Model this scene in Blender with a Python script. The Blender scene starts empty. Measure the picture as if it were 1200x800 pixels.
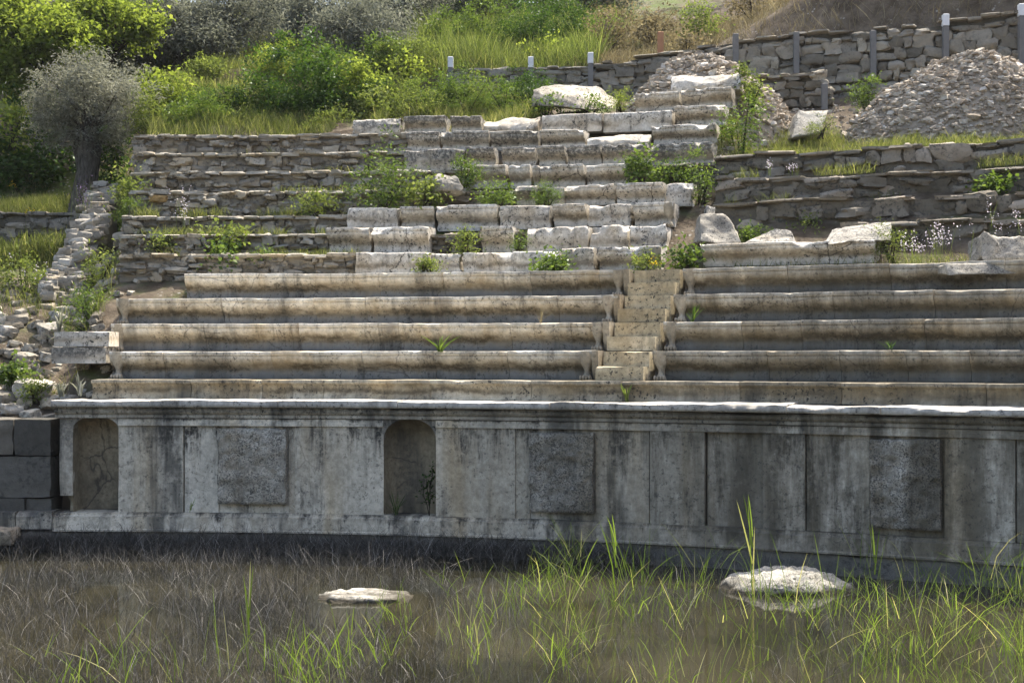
import bpy, bmesh, math, random
import numpy as np
from math import pi, sin, cos, atan2, sqrt, radians
from mathutils import Vector

SC = bpy.context.scene
COL = SC.collection
rng = np.random.default_rng(11)
random.seed(5)
ZC = 2.66                      # eye height above the pond
CX, CY = -6.0, -5.2            # centre of the theatre's curve
F = 1600.0                     # focal length in photo pixels, horizon at row 417

# ------------------------------------------------------------------ geometry helpers
def ray_R(px, R):
    t = (px - 600) / F
    a = t * t + 1; b = 2 * (-CX * t - CY); c = CX * CX + CY * CY - R * R
    Y = (-b + sqrt(b * b - 4 * a * c)) / (2 * a)
    return t * Y, Y
def th_at(px, R):
    x, y = ray_R(px, R)
    return atan2(x - CX, y - CY)
def z_at(py, Y): return ZC - (py - 417) / F * Y
def at(px, py, Y): return Vector(((px - 600) / F * Y, Y, z_at(py, Y)))
def pol(R, th, z): return (CX + R * sin(th), CY + R * cos(th), z)
def polv(R, th, z):
    return np.stack([CX + R * np.sin(th), CY + R * np.cos(th), z + 0 * R * th], -1)

def _h(ix, iy, iz, seed):
    h = (ix * 374761393 + iy * 668265263 + iz * 2147483647 + seed * 974634777) & 0xffffffff
    h = ((h ^ (h >> 13)) * 1274126177) & 0xffffffff
    h = (h ^ (h >> 16)) & 0xffffffff
    return h.astype(np.float64) / 4294967295.0
def vnoise(p, seed=0):
    p = np.asarray(p, float)
    i = np.floor(p).astype(np.int64); f = p - i; f = f * f * (3 - 2 * f)
    r = 0
    for dx in (0, 1):
        for dy in (0, 1):
            for dz in (0, 1):
                w = (f[..., 0] if dx else 1 - f[..., 0]) * (f[..., 1] if dy else 1 - f[..., 1]) * (f[..., 2] if dz else 1 - f[..., 2])
                r = r + w * _h(i[..., 0] + dx, i[..., 1] + dy, i[..., 2] + dz, seed)
    return r * 2 - 1
def fbm(p, seed=0, o=3):
    r = 0; a = 1
    for k in range(o):
        r = r + a * vnoise(np.asarray(p) * (2.03 ** k), seed + k * 17); a *= .5
    return r
def n2(x, y, seed=0, o=3):
    x = np.asarray(x, float)
    return fbm(np.stack([x, y + 0 * x, 0 * x + .37], -1), seed, o)

class MB:
    """collects pieces and links them as ONE mesh object"""
    def __init__(s): s.v = []; s.f = []; s.n = 0; s.a = []
    def add(s, v, f, a=None):
        v = np.asarray(v, float).reshape(-1, 3)
        s.v.append(v)
        s.a.append(np.zeros((len(v), 3)) if a is None else np.asarray(a, float).reshape(-1, 3))
        n = s.n
        s.f.extend([[i + n for i in q] for q in f]); s.n += len(v)
    def build(s, name, mat, parent=None, smooth=True, origin=None):
        V = np.concatenate(s.v); A = np.concatenate(s.a)
        if origin is None: origin = Vector((0, 0, 0)) if parent is None else Vector(parent.location)
        me = bpy.data.meshes.new(name)
        me.from_pydata((V - np.array(origin)).tolist(), [], s.f)
        at_ = me.attributes.new('suv', 'FLOAT_VECTOR', 'POINT')
        at_.data.foreach_set('vector', A.ravel())
        if smooth:
            me.polygons.foreach_set('use_smooth', [True] * len(me.polygons)); me.set_sharp_from_angle(angle=radians(42))
        me.materials.append(mat)
        o = bpy.data.objects.new(name, me); COL.objects.link(o)
        if parent is not None: o.parent = parent
        else: o.location = origin
        return o

def leaf_mesh(name, mat, V, R, parent=None, k=4, origin=None):
    """V: (n,k,3) corner points of n leaves, R: (n,) random shade"""
    n = len(V)
    if origin is None: origin = (0, 0, 0) if parent is None else parent.location
    me = bpy.data.meshes.new(name)
    me.vertices.add(n * k); me.loops.add(n * k); me.polygons.add(n)
    me.vertices.foreach_set('co', (V - np.array(origin)).astype(np.float32).ravel())
    me.loops.foreach_set('vertex_index', np.arange(n * k, dtype=np.int32))
    me.polygons.foreach_set('loop_start', np.arange(0, n * k, k, dtype=np.int32))
    me.update(calc_edges=True)
    a = me.attributes.new('rnd', 'FLOAT', 'POINT'); a.data.foreach_set('value', np.repeat(R, k).astype(np.float32))
    me.materials.append(mat)
    o = bpy.data.objects.new(name, me); COL.objects.link(o)
    if parent is not None: o.parent = parent
    else: o.location = origin
    return o

def tag(o, label=None, cat=None, group=None, kind=None):
    if label: o['label'] = label
    if cat: o['category'] = cat
    if group: o['group'] = group
    if kind: o['kind'] = kind
    return o
def empty(name, loc, label, cat, group=None):
    o = bpy.data.objects.new(name, None); COL.objects.link(o); o.location = loc
    o.empty_display_size = .1
    return tag(o, label, cat, group)

def grid_faces(n, m, closed=True):
    f = []
    for i in range(n - 1):
        for j in range(m if closed else m - 1):
            j2 = (j + 1) % m
            f.append((i * m + j, i * m + j2, (i + 1) * m + j2, (i + 1) * m + j))
    return f
def sweep(mb, R, th0, th1, prof, seg=.08, rough=0., chip=0., seed=0, caps=True, zref=None, endrough=0., freq=3.):
    """sweep a closed (r,z) profile along the curve; rough/chip wear the stone"""
    L = abs(th1 - th0) * R
    n = max(2, int(math.ceil(L / seg)) + 1)
    prof = np.array(prof, float); m = len(prof)
    th = np.linspace(th0, th1, n)
    r = np.repeat(prof[None, :, 0], n, 0).copy(); z = np.repeat(prof[None, :, 1], n, 0).copy()
    T = np.repeat(th[:, None], m, 1).copy()
    z0, z1 = prof[:, 1].min(), prof[:, 1].max(); rmin = prof[:, 0].min()
    P = polv(R + r, T, z)
    if rough:
        d = fbm(P * freq, seed, 4) * rough
        z_ = z
        front = np.clip(1 - (r - rmin) / .25, 0, 1)
        r = r + d * front
        z = z + np.where(z_ > (z0 + z1) / 2, 1, 0) * fbm(P * freq * .8 + 31, seed + 3, 3) * rough * .7
        if endrough:
            e = fbm(P * 5, seed + 9, 3) * endrough / R
            T[0] += np.abs(e[0]); T[-1] -= np.abs(e[-1])
    if chip:
        s = T * R
        c = np.clip(n2(s * 1.1, s * 0 + seed * 3.1, seed + 5, 4) - .25, 0, 1) * chip + np.clip(n2(s * 6, s * 0 + seed, seed + 8, 3) - .3, 0, 1) * chip * .5
        edge = np.clip((z - (z0 + (z1 - z0) * .72)) / ((z1 - z0) * .28), 0, 1) * np.clip(1 - (r - rmin) / .18, 0, 1)
        r = r + c * edge; z = z - c * edge * .8
    V = polv(R + r, T, z)
    zz0, zz1 = zref if zref else (z0, z1)
    A = np.stack([T * R, (z - zz0) / (zz1 - zz0), r], -1)
    f = grid_faces(n, m)
    if caps:
        f.append(tuple(range(m))[::-1]); f.append(tuple((n - 1) * m + j for j in range(m)))
    mb.add(V, f, A)

# stone template: subdivided cube
def cube_tpl(k):
    pts = {}; V = []; Fc = []
    def idx(p):
        key = tuple(np.round(p, 5))
        if key not in pts: pts[key] = len(V); V.append(p)
        return pts[key]
    for ax in range(3):
        for sg in (-1, 1):
            for i in range(k):
                for j in range(k):
                    q = []
                    for (a, b) in ((i, j), (i + 1, j), (i + 1, j + 1), (i, j + 1)):
                        p = np.zeros(3); p[ax] = sg
                        p[(ax + 1) % 3] = (2 * a / k - 1); p[(ax + 2) % 3] = (2 * b / k - 1)
                        q.append(idx(p))
                    Fc.append(tuple(q if sg > 0 else q[::-1]))
    return np.array(V), Fc
TPL = {k: cube_tpl(k) for k in (2, 3, 4, 6, 10, 16, 24)}
def stone(mb, c, size, rz=0, tilt=(0, 0), k=3, e=.55, noise=.14, seed=0, freq=1.2, val=None):
    V, Fc = TPL[k]
    ln = np.linalg.norm(V, axis=1, keepdims=True)
    P = V * (1 - e) + V / ln * e * 1.15
    P = P * (1 + noise * fbm(V * freq + seed * 7.3, seed, 3 if k > 3 else 2)[:, None])
    if k >= 10: P = P + .5 * noise * (V / ln) * np.round(vnoise(V * 2.2 + 5, seed + 4) * 3)[:, None] / 3 * .5
    P = P * np.array(size) / 2
    cx, sx = cos(tilt[0]), sin(tilt[0]); cy, sy = cos(tilt[1]), sin(tilt[1])
    P = P @ np.array([[1, 0, 0], [0, cx, -sx], [0, sx, cx]]).T @ np.array([[cy, 0, sy], [0, 1, 0], [-sy, 0, cy]]).T
    cz, sz = cos(rz), sin(rz)
    P = P @ np.array([[cz, -sz, 0], [sz, cz, 0], [0, 0, 1]]).T
    rr = random.random() if val is None else val
    A = np.stack([np.full(len(P), rr), np.full(len(P), random.random()), V[:, 2]], -1)
    mb.add(P + np.array(c), Fc, A)
def tube(mb, pts, rad, n=7, seed=0, rough=0.):
    pts = [Vector(p) for p in pts]; V = []; A = []
    for i, p in enumerate(pts):
        d = (pts[min(i + 1, len(pts) - 1)] - pts[max(i - 1, 0)]).normalized()
        u = d.cross(Vector((.31, .87, .2))).normalized(); w = d.cross(u)
        for j in range(n):
            a = 2 * pi * j / n
            k = 1 + rough * (random.random() - .5)
            V.append(p + (u * cos(a) + w * sin(a)) * rad[i] * k); A.append((j / n, i, 0))
    f = grid_faces(len(pts), n); f.append(tuple(range(n))[::-1]); f.append(tuple((len(pts) - 1) * n + j for j in range(n)))
    mb.add([tuple(v) for v in V], f, A)

# ------------------------------------------------------------------ materials
class G:
    def __init__(s, name):
        s.mat = bpy.data.materials.new(name); s.mat.use_nodes = True
        s.nt = s.mat.node_tree; s.nt.nodes.clear()
        s.out = s.nt.nodes.new('ShaderNodeOutputMaterial')
    def n(s, t, **k):
        nd = s.nt.nodes.new('ShaderNode' + t)
        for a, b in k.items(): setattr(nd, a, b)
        return nd
    def L(s, a, b): s.nt.links.new(a, b)
    def set(s, sock, v):
        if isinstance(v, bpy.types.NodeSocket): s.L(v, sock)
        else:
            if sock.type == 'RGBA' and len(v) == 3: v = (*v, 1)
            sock.default_value = v
    def math(s, op, a, b=0., clamp=False):
        nd = s.n('Math', operation=op, use_clamp=clamp); s.set(nd.inputs[0], a); s.set(nd.inputs[1], b); return nd.outputs[0]
    def mix(s, fac, a, b, mode='MIX'):
        nd = s.n('MixRGB', blend_type=mode); s.set(nd.inputs[0], fac); s.set(nd.inputs[1], a); s.set(nd.inputs[2], b); return nd.outputs[0]
    def pos(s): return s.n('NewGeometry').outputs['Position']
    def attr(s, nm): return s.n('Attribute', attribute_name=nm)
    def scale(s, v, sc):
        nd = s.n('VectorMath', operation='MULTIPLY'); s.set(nd.inputs[0], v); nd.inputs[1].default_value = sc; return nd.outputs[0]
    def noise(s, v, sc, det=4, rough=.6, dist=0.):
        nd = s.n('TexNoise'); s.set(nd.inputs['Vector'], v); nd.inputs['Scale'].default_value = sc
        nd.inputs['Detail'].default_value = det; nd.inputs['Roughness'].default_value = rough; nd.inputs['Distortion'].default_value = dist
        return nd.outputs['Fac']
    def voro(s, v, sc, feat='F1'):
        nd = s.n('TexVoronoi', feature=feat); s.set(nd.inputs['Vector'], v); nd.inputs['Scale'].default_value = sc; return nd
    def ss(s, v, a, b):
        nd = s.n('MapRange', interpolation_type='SMOOTHSTEP'); s.set(nd.inputs[0], v)
        nd.inputs[1].default_value = a; nd.inputs[2].default_value = b; return nd.outputs[0]
    def bump(s, h, strength=.5, dist=.02):
        nd = s.n('Bump'); nd.inputs['Strength'].default_value = strength; nd.inputs['Distance'].default_value = dist; s.L(h, nd.inputs['Height']); return nd.outputs[0]
    def prin(s, col, rough=.85, nrm=None, spec=.25):
        b = s.n('BsdfPrincipled'); s.set(b.inputs['Base Color'], col); s.set(b.inputs['Roughness'], rough)
        b.inputs['Specular IOR Level'].default_value = spec
        if nrm is not None: s.L(nrm, b.inputs['Normal'])
        s.L(b.outputs[0], s.out.inputs[0]); return s.mat
    def orand(s): return s.n('ObjectInfo').outputs['Random']

def marble(name, light, dark, brown=0., foot=0., streak=.5, speck=.5, crack=.0, rightdark=0., pock=0., ochre=0., topdark=0., vary=.5, drip=0., veil=None, indep=0.):
    veil = .85 * streak if veil is None else veil
    g = G(name); P = g.pos(); a = g.attr('suv'); sp = g.n('SeparateXYZ'); g.L(a.outputs['Vector'], sp.inputs[0])
    s_, v_ = sp.outputs[0], sp.outputs[1]
    pz = g.n('SeparateXYZ'); g.L(P, pz.inputs[0])
    cmb = g.n('CombineXYZ'); g.L(g.math('ADD', s_, g.math('MULTIPLY', g.orand(), indep)), cmb.inputs[0]); g.L(g.math('MULTIPLY', pz.outputs[2], .12), cmb.inputs[1])
    stv = cmb.outputs[0]
    col = g.mix(g.ss(g.noise(P, 1.7, 6, .62), .32, .68), dark, light)
    col = g.mix(g.math('MULTIPLY', g.orand(), vary), col, (dark[0] * .8, dark[1] * .75, dark[2] * .66))
    fine = g.noise(P, 38, 4, .7)
    col = g.mix(.5, col, g.mix(fine, (.55, .55, .55), (1.25, 1.25, 1.25)), 'MULTIPLY')
    mid = g.noise(P, 10, 6, .78)
    col = g.mix(.85, col, g.mix(g.ss(mid, .28, .72), (.60, .585, .56), (1.22, 1.21, 1.19)), 'MULTIPLY')
    if ochre:
        oc = g.math('MULTIPLY', g.ss(g.noise(stv, 1.6, 4, .6), .45, .7), ochre, True)
        col = g.mix(oc, col, g.mix(.8, col, (.62, .48, .27), 'MULTIPLY'))
    if foot:  # dark seat foot: stain, with the shade below the lip coloured in
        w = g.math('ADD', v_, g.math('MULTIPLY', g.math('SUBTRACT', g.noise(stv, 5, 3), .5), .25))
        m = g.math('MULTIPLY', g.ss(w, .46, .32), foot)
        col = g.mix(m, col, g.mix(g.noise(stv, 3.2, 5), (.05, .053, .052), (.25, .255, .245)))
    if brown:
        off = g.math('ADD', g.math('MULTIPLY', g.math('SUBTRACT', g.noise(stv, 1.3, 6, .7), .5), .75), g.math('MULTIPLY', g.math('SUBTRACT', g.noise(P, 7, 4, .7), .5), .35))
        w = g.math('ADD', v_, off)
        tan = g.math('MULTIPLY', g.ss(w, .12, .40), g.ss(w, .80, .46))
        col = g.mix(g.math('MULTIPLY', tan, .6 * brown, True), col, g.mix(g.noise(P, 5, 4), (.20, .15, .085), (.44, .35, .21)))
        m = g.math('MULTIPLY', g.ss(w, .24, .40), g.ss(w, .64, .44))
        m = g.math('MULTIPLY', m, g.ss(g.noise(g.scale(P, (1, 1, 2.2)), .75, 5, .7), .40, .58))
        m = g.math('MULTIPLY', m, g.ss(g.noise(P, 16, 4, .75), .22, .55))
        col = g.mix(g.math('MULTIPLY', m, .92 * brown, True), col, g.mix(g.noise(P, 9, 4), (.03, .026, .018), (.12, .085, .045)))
    if streak:
        st = g.ss(g.noise(stv, 3.6, 7, .75), .50, .66)
        st = g.math('MULTIPLY', st, g.ss(g.noise(P, .8, 4, .7), .36, .56))
        st = g.math('MULTIPLY', st, g.ss(g.noise(P, 15, 4, .78), .22, .58))
        vl = g.math('MULTIPLY', g.ss(g.noise(stv, 1.25, 5, .62), .50, .60), g.ss(g.noise(P, 3, 5, .75), .22, .52))
        col = g.mix(g.math('MULTIPLY', vl, veil, True), col, (.06, .058, .05))
        col = g.mix(g.math('MULTIPLY', st, streak, True), col, (.03, .031, .029))
    if drip:
        w = g.math('ADD', g.noise(stv, 4.2, 6, .72), g.math('MULTIPLY', g.math('SUBTRACT', v_, .62), .34))
        m = g.math('MULTIPLY', g.ss(w, .52, .66), g.ss(g.noise(P, 9, 6, .8), .30, .58))
        m = g.math('MULTIPLY', m, g.ss(g.noise(stv, .9, 3), .34, .52))
        col = g.mix(g.math('MULTIPLY', m, drip, True), col, (.022, .022, .02))
    if topdark:
        w = g.math('ADD', v_, g.math('MULTIPLY', g.math('SUBTRACT', g.noise(P, 3.5, 6, .72), .5), 1.1))
        m = g.math('MULTIPLY', g.ss(w, .38, .62), g.ss(g.noise(P, 17, 5, .8), .38, .56))
        m = g.math('MULTIPLY', m, g.ss(g.noise(P, 1.1, 3), .30, .50))
        col = g.mix(g.math('MULTIPLY', m, topdark, True), col, g.mix(g.noise(P, 25, 3), (.03, .03, .028), (.12, .12, .11)))
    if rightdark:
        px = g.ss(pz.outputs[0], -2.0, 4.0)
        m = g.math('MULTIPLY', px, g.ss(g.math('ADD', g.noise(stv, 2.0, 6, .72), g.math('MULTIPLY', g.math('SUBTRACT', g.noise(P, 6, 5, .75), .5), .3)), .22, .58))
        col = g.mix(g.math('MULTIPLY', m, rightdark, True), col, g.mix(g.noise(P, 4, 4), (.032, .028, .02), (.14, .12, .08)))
    if speck:
        sk = g.math('MULTIPLY', g.ss(g.noise(P, 19, 4, .75), .54, .63), g.ss(g.noise(P, 1.6, 4, .65), .36, .56))
        col = g.mix(g.math('MULTIPLY', sk, speck, True), col, (.03, .03, .028))
    h = g.math('ADD', g.math('MULTIPLY', fine, .6), g.noise(P, 9, 5, .65))
    if crack:
        vn = g.voro(g.mix(.12, P, g.n('TexNoise').outputs['Color']), 1.4, 'DISTANCE_TO_EDGE')
        cm = g.math('MULTIPLY', g.ss(vn.outputs['Distance'], .018, .0), g.ss(g.noise(P, .8, 2), .5, .56))
        col = g.mix(g.math('MULTIPLY', cm, crack), col, (.05, .045, .04))
    if pock:
        pk = g.math('MULTIPLY', g.ss(g.noise(P, 48, 3, .7), .47, .60), g.ss(g.noise(P, 5, 4, .7), .28, .58))
        col = g.mix(g.math('MULTIPLY', pk, pock), col, (.03, .03, .03))
        h = g.math('SUBTRACT', h, g.math('MULTIPLY', pk, 1.5))
    return g.prin(col, .8, g.bump(h, .45, .012), .2)

M = {}
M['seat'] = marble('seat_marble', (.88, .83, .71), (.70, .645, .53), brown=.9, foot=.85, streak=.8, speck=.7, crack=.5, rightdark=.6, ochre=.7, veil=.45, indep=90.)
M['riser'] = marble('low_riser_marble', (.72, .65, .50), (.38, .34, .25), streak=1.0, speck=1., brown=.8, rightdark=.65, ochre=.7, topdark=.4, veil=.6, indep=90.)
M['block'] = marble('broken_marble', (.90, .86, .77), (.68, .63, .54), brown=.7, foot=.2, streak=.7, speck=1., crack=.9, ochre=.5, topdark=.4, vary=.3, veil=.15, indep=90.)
M['fresh'] = marble('freshly_broken_marble', (.72, .69, .62), (.46, .43, .37), streak=.3, speck=.6, crack=.8, ochre=.4)
M['old'] = marble('lichen_marble', (.76, .71, .61), (.45, .42, .36), brown=.5, streak=.7, speck=1.0, crack=.6, topdark=.85, vary=.3, veil=.3, indep=90.)
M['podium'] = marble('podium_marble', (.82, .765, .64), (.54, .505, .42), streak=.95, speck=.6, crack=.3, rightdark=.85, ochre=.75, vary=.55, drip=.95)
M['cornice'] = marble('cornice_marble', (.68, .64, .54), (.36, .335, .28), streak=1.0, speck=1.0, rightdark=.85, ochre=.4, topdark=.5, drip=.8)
M['slab_top'] = marble('worn_slab_marble', (.60, .575, .52), (.40, .38, .34), streak=.5, speck=.8)
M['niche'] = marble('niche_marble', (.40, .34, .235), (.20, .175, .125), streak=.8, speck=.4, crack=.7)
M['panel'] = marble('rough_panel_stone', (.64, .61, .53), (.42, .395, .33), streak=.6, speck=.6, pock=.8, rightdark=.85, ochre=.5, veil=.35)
M['step'] = marble('step_stone', (.70, .61, .43), (.46, .40, .27), streak=.45, speck=1., ochre=.5, vary=.7)
M['paw'] = marble('paw_marble', (.54, .48, .375), (.36, .32, .245), streak=.4, speck=.5, ochre=.5)
M['pondstone'] = None
M['fallen'] = marble('fallen_block_stone', (.58, .55, .48), (.33, .31, .265), streak=.3, speck=.9, pock=.5, crack=.6)

def rubble_mat(name, c1, c2, c3, lich=.6, sc=1.):
    g = G(name); P = g.pos(); a = g.attr('suv'); sp = g.n('SeparateXYZ'); g.L(a.outputs['Vector'], sp.inputs[0])
    col = g.mix(sp.outputs[0], c1, c2)
    col = g.mix(g.ss(sp.outputs[1], .8, .95), col, c3)
    col = g.mix(.75, col, g.mix(g.noise(P, 6, 6, .7), (.35, .35, .35), (1.55, 1.55, 1.5)), 'MULTIPLY')
    sk = g.math('MULTIPLY', g.ss(g.noise(P, 14, 4, .7), .48, .64), g.ss(g.noise(P, 1.6, 3), .38, .6))
    col = g.mix(g.math('MULTIPLY', sk, lich), col, (.04, .04, .036))
    h = g.math('ADD', g.noise(P, 11, 6, .7), g.math('MULTIPLY', g.noise(P, 45, 3, .7), .4))
    return g.prin(col, .92, g.bump(h, .8, .03), .15)
M['rubble'] = rubble_mat('rubble_stone', (.145, .125, .095), (.40, .365, .30), (.40, .34, .25), .8)
M['rubble_dark'] = rubble_mat('dark_rubble_stone', (.095, .082, .06), (.25, .22, .175), (.36, .31, .25), .85)
M['dry'] = rubble_mat('drystone', (.12, .108, .085), (.30, .27, .22), (.36, .32, .25), .5)
M['ashlar'] = rubble_mat('dark_ashlar', (.06, .056, .047), (.13, .122, .105), (.15, .135, .11), .7)
M['pale'] = rubble_mat('pale_fieldstone', (.19, .17, .135), (.44, .41, .36), (.32, .27, .2), .6)
M['mound'] = rubble_mat('mound_rubble', (.27, .22, .165), (.48, .42, .34), (.58, .53, .46), .2)
M['ochre'] = rubble_mat('ochre_stone', (.34, .22, .09), (.40, .26, .11), (.40, .26, .11), .7)

def soil():
    g = G('soil'); P = g.pos(); a = g.attr('suv'); sp = g.n('SeparateXYZ'); g.L(a.outputs['Vector'], sp.inputs[0])
    e = g.mix(g.ss(g.noise(P, 2.2, 6, .65), .3, .7), (.06, .045, .03), (.155, .125, .09))
    gr = g.mix(g.noise(P, 5, 5, .7), (.05, .075, .018), (.14, .17, .05))
    m = g.ss(g.math('ADD', sp.outputs[0], g.math('MULTIPLY', g.math('SUBTRACT', g.noise(P, .9, 5, .65), .5), 1.2)), .4, .7)
    col = g.mix(m, e, gr)
    st = g.voro(P, 9); col = g.mix(g.math('MULTIPLY', g.ss(st.outputs['Distance'], .3, .15), g.ss(g.noise(P, 1.4), .5, .65)), col, (.3, .28, .24))
    return g.prin(col, .95, g.bump(g.math('ADD', g.noise(P, 4, 7, .7), g.math('MULTIPLY', g.noise(P, 30, 4, .7), .3)), 1., .08), .1)
M['soil'] = soil()
def water():
    g = G('pond_water'); P = g.pos()
    col = g.mix(g.ss(g.noise(P, .5, 5, .6), .35, .65), (.016, .0155, .009), (.036, .032, .018))
    h = g.math('ADD', g.noise(g.scale(P, (1, 2.2, 1)), 3.2, 3, .5), g.math('MULTIPLY', g.noise(P, 14, 2), .15))
    m = g.prin(col, .025, g.bump(h, .028, .03), .5)
    b = [n for n in g.nt.nodes if n.type == 'BSDF_PRINCIPLED'][0]; b.inputs['IOR'].default_value = 1.33
    return m
M['water'] = water()
def bark(name, c1, c2):
    g = G(name); P = g.pos()
    n = g.noise(g.scale(P, (6, 6, 1.6)), 3, 6, .7)
    return g.prin(g.mix(g.ss(n, .3, .7), c1, c2), .95, g.bump(n, 1., .05), .1)
M['bark'] = bark('olive_bark', (.035, .03, .024), (.14, .125, .10))
M['bark_dark'] = bark('dark_bark', (.02, .016, .012), (.07, .055, .04))
def leaf(name, c1, c2, c3, trans=.5, gloss=0., tint=(1.15, 1.2, .55)):
    g = G(name); a = g.attr('rnd'); r = a.outputs['Fac']
    col = g.mix(g.ss(r, 0, .75), c1, c2); col = g.mix(g.ss(r, .8, 1.), col, c3)
    d = g.n('BsdfDiffuse'); g.L(col, d.inputs[0])
    t = g.n('BsdfTranslucent'); g.L(g.mix(1., col, tint, 'MULTIPLY'), t.inputs[0])
    mx = g.n('MixShader'); mx.inputs[0].default_value = trans; g.L(d.outputs[0], mx.inputs[1]); g.L(t.outputs[0], mx.inputs[2])
    o = mx.outputs[0]
    if gloss:
        gl = g.n('BsdfGlossy'); gl.inputs['Roughness'].default_value = .35; gl.inputs[0].default_value = (.8, .85, .8, 1)
        m2 = g.n('MixShader'); m2.inputs[0].default_value = gloss; g.L(o, m2.inputs[1]); g.L(gl.outputs[0], m2.inputs[2]); o = m2.outputs[0]
    g.L(o, g.out.inputs[0]); return g.mat
M['olive'] = leaf('olive_leaf', (.13, .135, .105), (.25, .255, .21), (.38, .38, .34), .42, .0, (1, 1.0, .85))
M['olive_far'] = leaf('far_olive_leaf', (.10, .11, .085), (.20, .21, .17), (.32, .325, .29), .42, .0, (1, 1.0, .88))
M['bright'] = leaf('bright_leaf', (.09, .125, .025), (.20, .25, .06), (.32, .36, .10), .55, 0, (1.2, 1.2, .65))
M['mid'] = leaf('green_leaf', (.05, .08, .022), (.11, .16, .042), (.19, .24, .08), .45, .012)
M['deep'] = leaf('deep_leaf', (.025, .05, .015), (.06, .11, .025), (.12, .18, .045), .4, .012)
M['herb'] = leaf('herb_leaf', (.08, .105, .035), (.17, .205, .075), (.30, .32, .15), .45, .0)
M['grass'] = leaf('grass_blade', (.08, .10, .035), (.19, .205, .085), (.38, .35, .20), .45)
M['drygrass'] = leaf('dry_grass_blade', (.13, .105, .06), (.24, .20, .12), (.36, .32, .22), .35, 0, (1, 1, .8))
M['reed'] = leaf('reed_blade', (.085, .13, .028), (.18, .245, .06), (.46, .42, .25), .5, .0)
M['dead'] = leaf('dead_stalk', (.036, .034, .031), (.088, .084, .077), (.34, .32, .29), .15, 0, (1, 1, .9))
M['flower'] = leaf('pale_petal', (.52, .46, .52), (.62, .57, .62), (.75, .72, .74), .4, 0, (1, 1, 1))
M['purple'] = leaf('purple_petal', (.09, .06, .12), (.20, .15, .24), (.35, .29, .4), .4, 0, (1, 1, 1))
M['yellow'] = leaf('yellow_petal', (.6, .40, .03), (.7, .5, .04), (.75, .55, .05), .4, 0, (1, 1, .5))
def plain(name, c, rough=.8):
    g = G(name); P = g.pos()
    return g.prin(g.mix(g.noise(P, 9, 5, .7), tuple(x * .65 for x in c), tuple(min(x * 1.2, .85) for x in c)), rough, g.bump(g.noise(P, 30, 4), .3, .01))
M['post'] = plain('grey_post', (.17, .165, .155)); M['cap'] = plain('white_paint', (.78, .78, .76)); M['terracotta'] = plain('terracotta', (.38, .19, .10))

def pondstone():
    g = G('pond_stone'); P = g.pos(); z = g.n('SeparateXYZ'); g.L(P, z.inputs[0])
    col = g.mix(g.ss(g.noise(P, 3, 6, .7), .3, .7), (.20, .185, .15), (.50, .475, .41))
    sk = g.math('MULTIPLY', g.ss(g.noise(P, 26, 4, .75), .5, .62), g.ss(g.noise(P, 3.2, 4), .42, .58))
    col = g.mix(sk, col, (.06, .055, .045))
    w = g.math('ADD', z.outputs[2], g.math('MULTIPLY', g.math('SUBTRACT', g.noise(P, 8, 4), .5), .08))
    col = g.mix(g.ss(w, .075, .02), col, (.055, .047, .032))
    h = g.math('ADD', g.noise(g.scale(P, (1, 1, 3)), 7, 6, .75), g.math('MULTIPLY', g.noise(P, 40, 3, .7), .4))
    return g.prin(col, .85, g.bump(h, 1., .04), .2)
M['pondstone'] = pondstone()
# ------------------------------------------------------------------ tiers
TOPZ = {1: 2.325, 2: 2.73, 3: 3.145, 4: 3.56, 5: 3.98, 6: 4.35, 7: 4.80, 8: 5.23, 9: 5.67, 10: 6.15, 11: 6.6, 12: 7.0, 13: 7.4, 14: 7.82, 15: 8.3}
def RR(i): return 24.55 if i == 1 else 25.05 + .70 * (i - 2)
PODT = 2.055                                      # top of the podium
ORD = ['', 'first', 'second', 'third', 'fourth', 'fifth', 'sixth', 'seventh', 'eighth', 'ninth', 'tenth', 'eleventh', 'twelfth', 'thirteenth', 'fourteenth', 'fifteenth']

# ------------------------------------------------------------------ ground
_zr = sorted([(0., -.3), (24.50, -.3), (24.53, 1.2), (24.6, 1.85), (25.0, 1.95)] + [(RR(i) + .35, TOPZ[i] - .34) for i in range(2, 14)]
             + [(33.6, 7.35), (36., 8.05), (38.7, 8.68), (38.95, 8.7), (39.3, 9.55), (39.8, 9.75), (44., 11.2), (50., 13.5), (58., 16.2), (75., 20.), (160., 30.)])
_zl = [(0., -.3), (19.0, -.3), (19.35, -.3), (19.45, 1.6), (20.2, 1.95), (21.5, 2.55), (23.2, 3.45), (24.6, 4.05), (26.6, 4.28), (28.75, 4.45), (29.0, 5.45), (29.6, 5.7), (31., 5.95), (34., 7.4), (38., 9.0), (44., 11.2), (50., 13.5), (58., 16.2), (75., 20.), (160., 30.)]
_zq = [(a, q) for a, q in _zr if a < 29.5] + [(RR(9) + .35, 5.35), (RR(10) + .4, 5.75), (31.9, 6.05), (32.4, 6.22), (34.5, 6.75), (36.5, 7.6), (38.7, 8.55)] + [(a, q) for a, q in _zr if a > 38.8]
def leftline(y): return -6.35 - (np.maximum(y, 18.8) - 18.8) * .135
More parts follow.
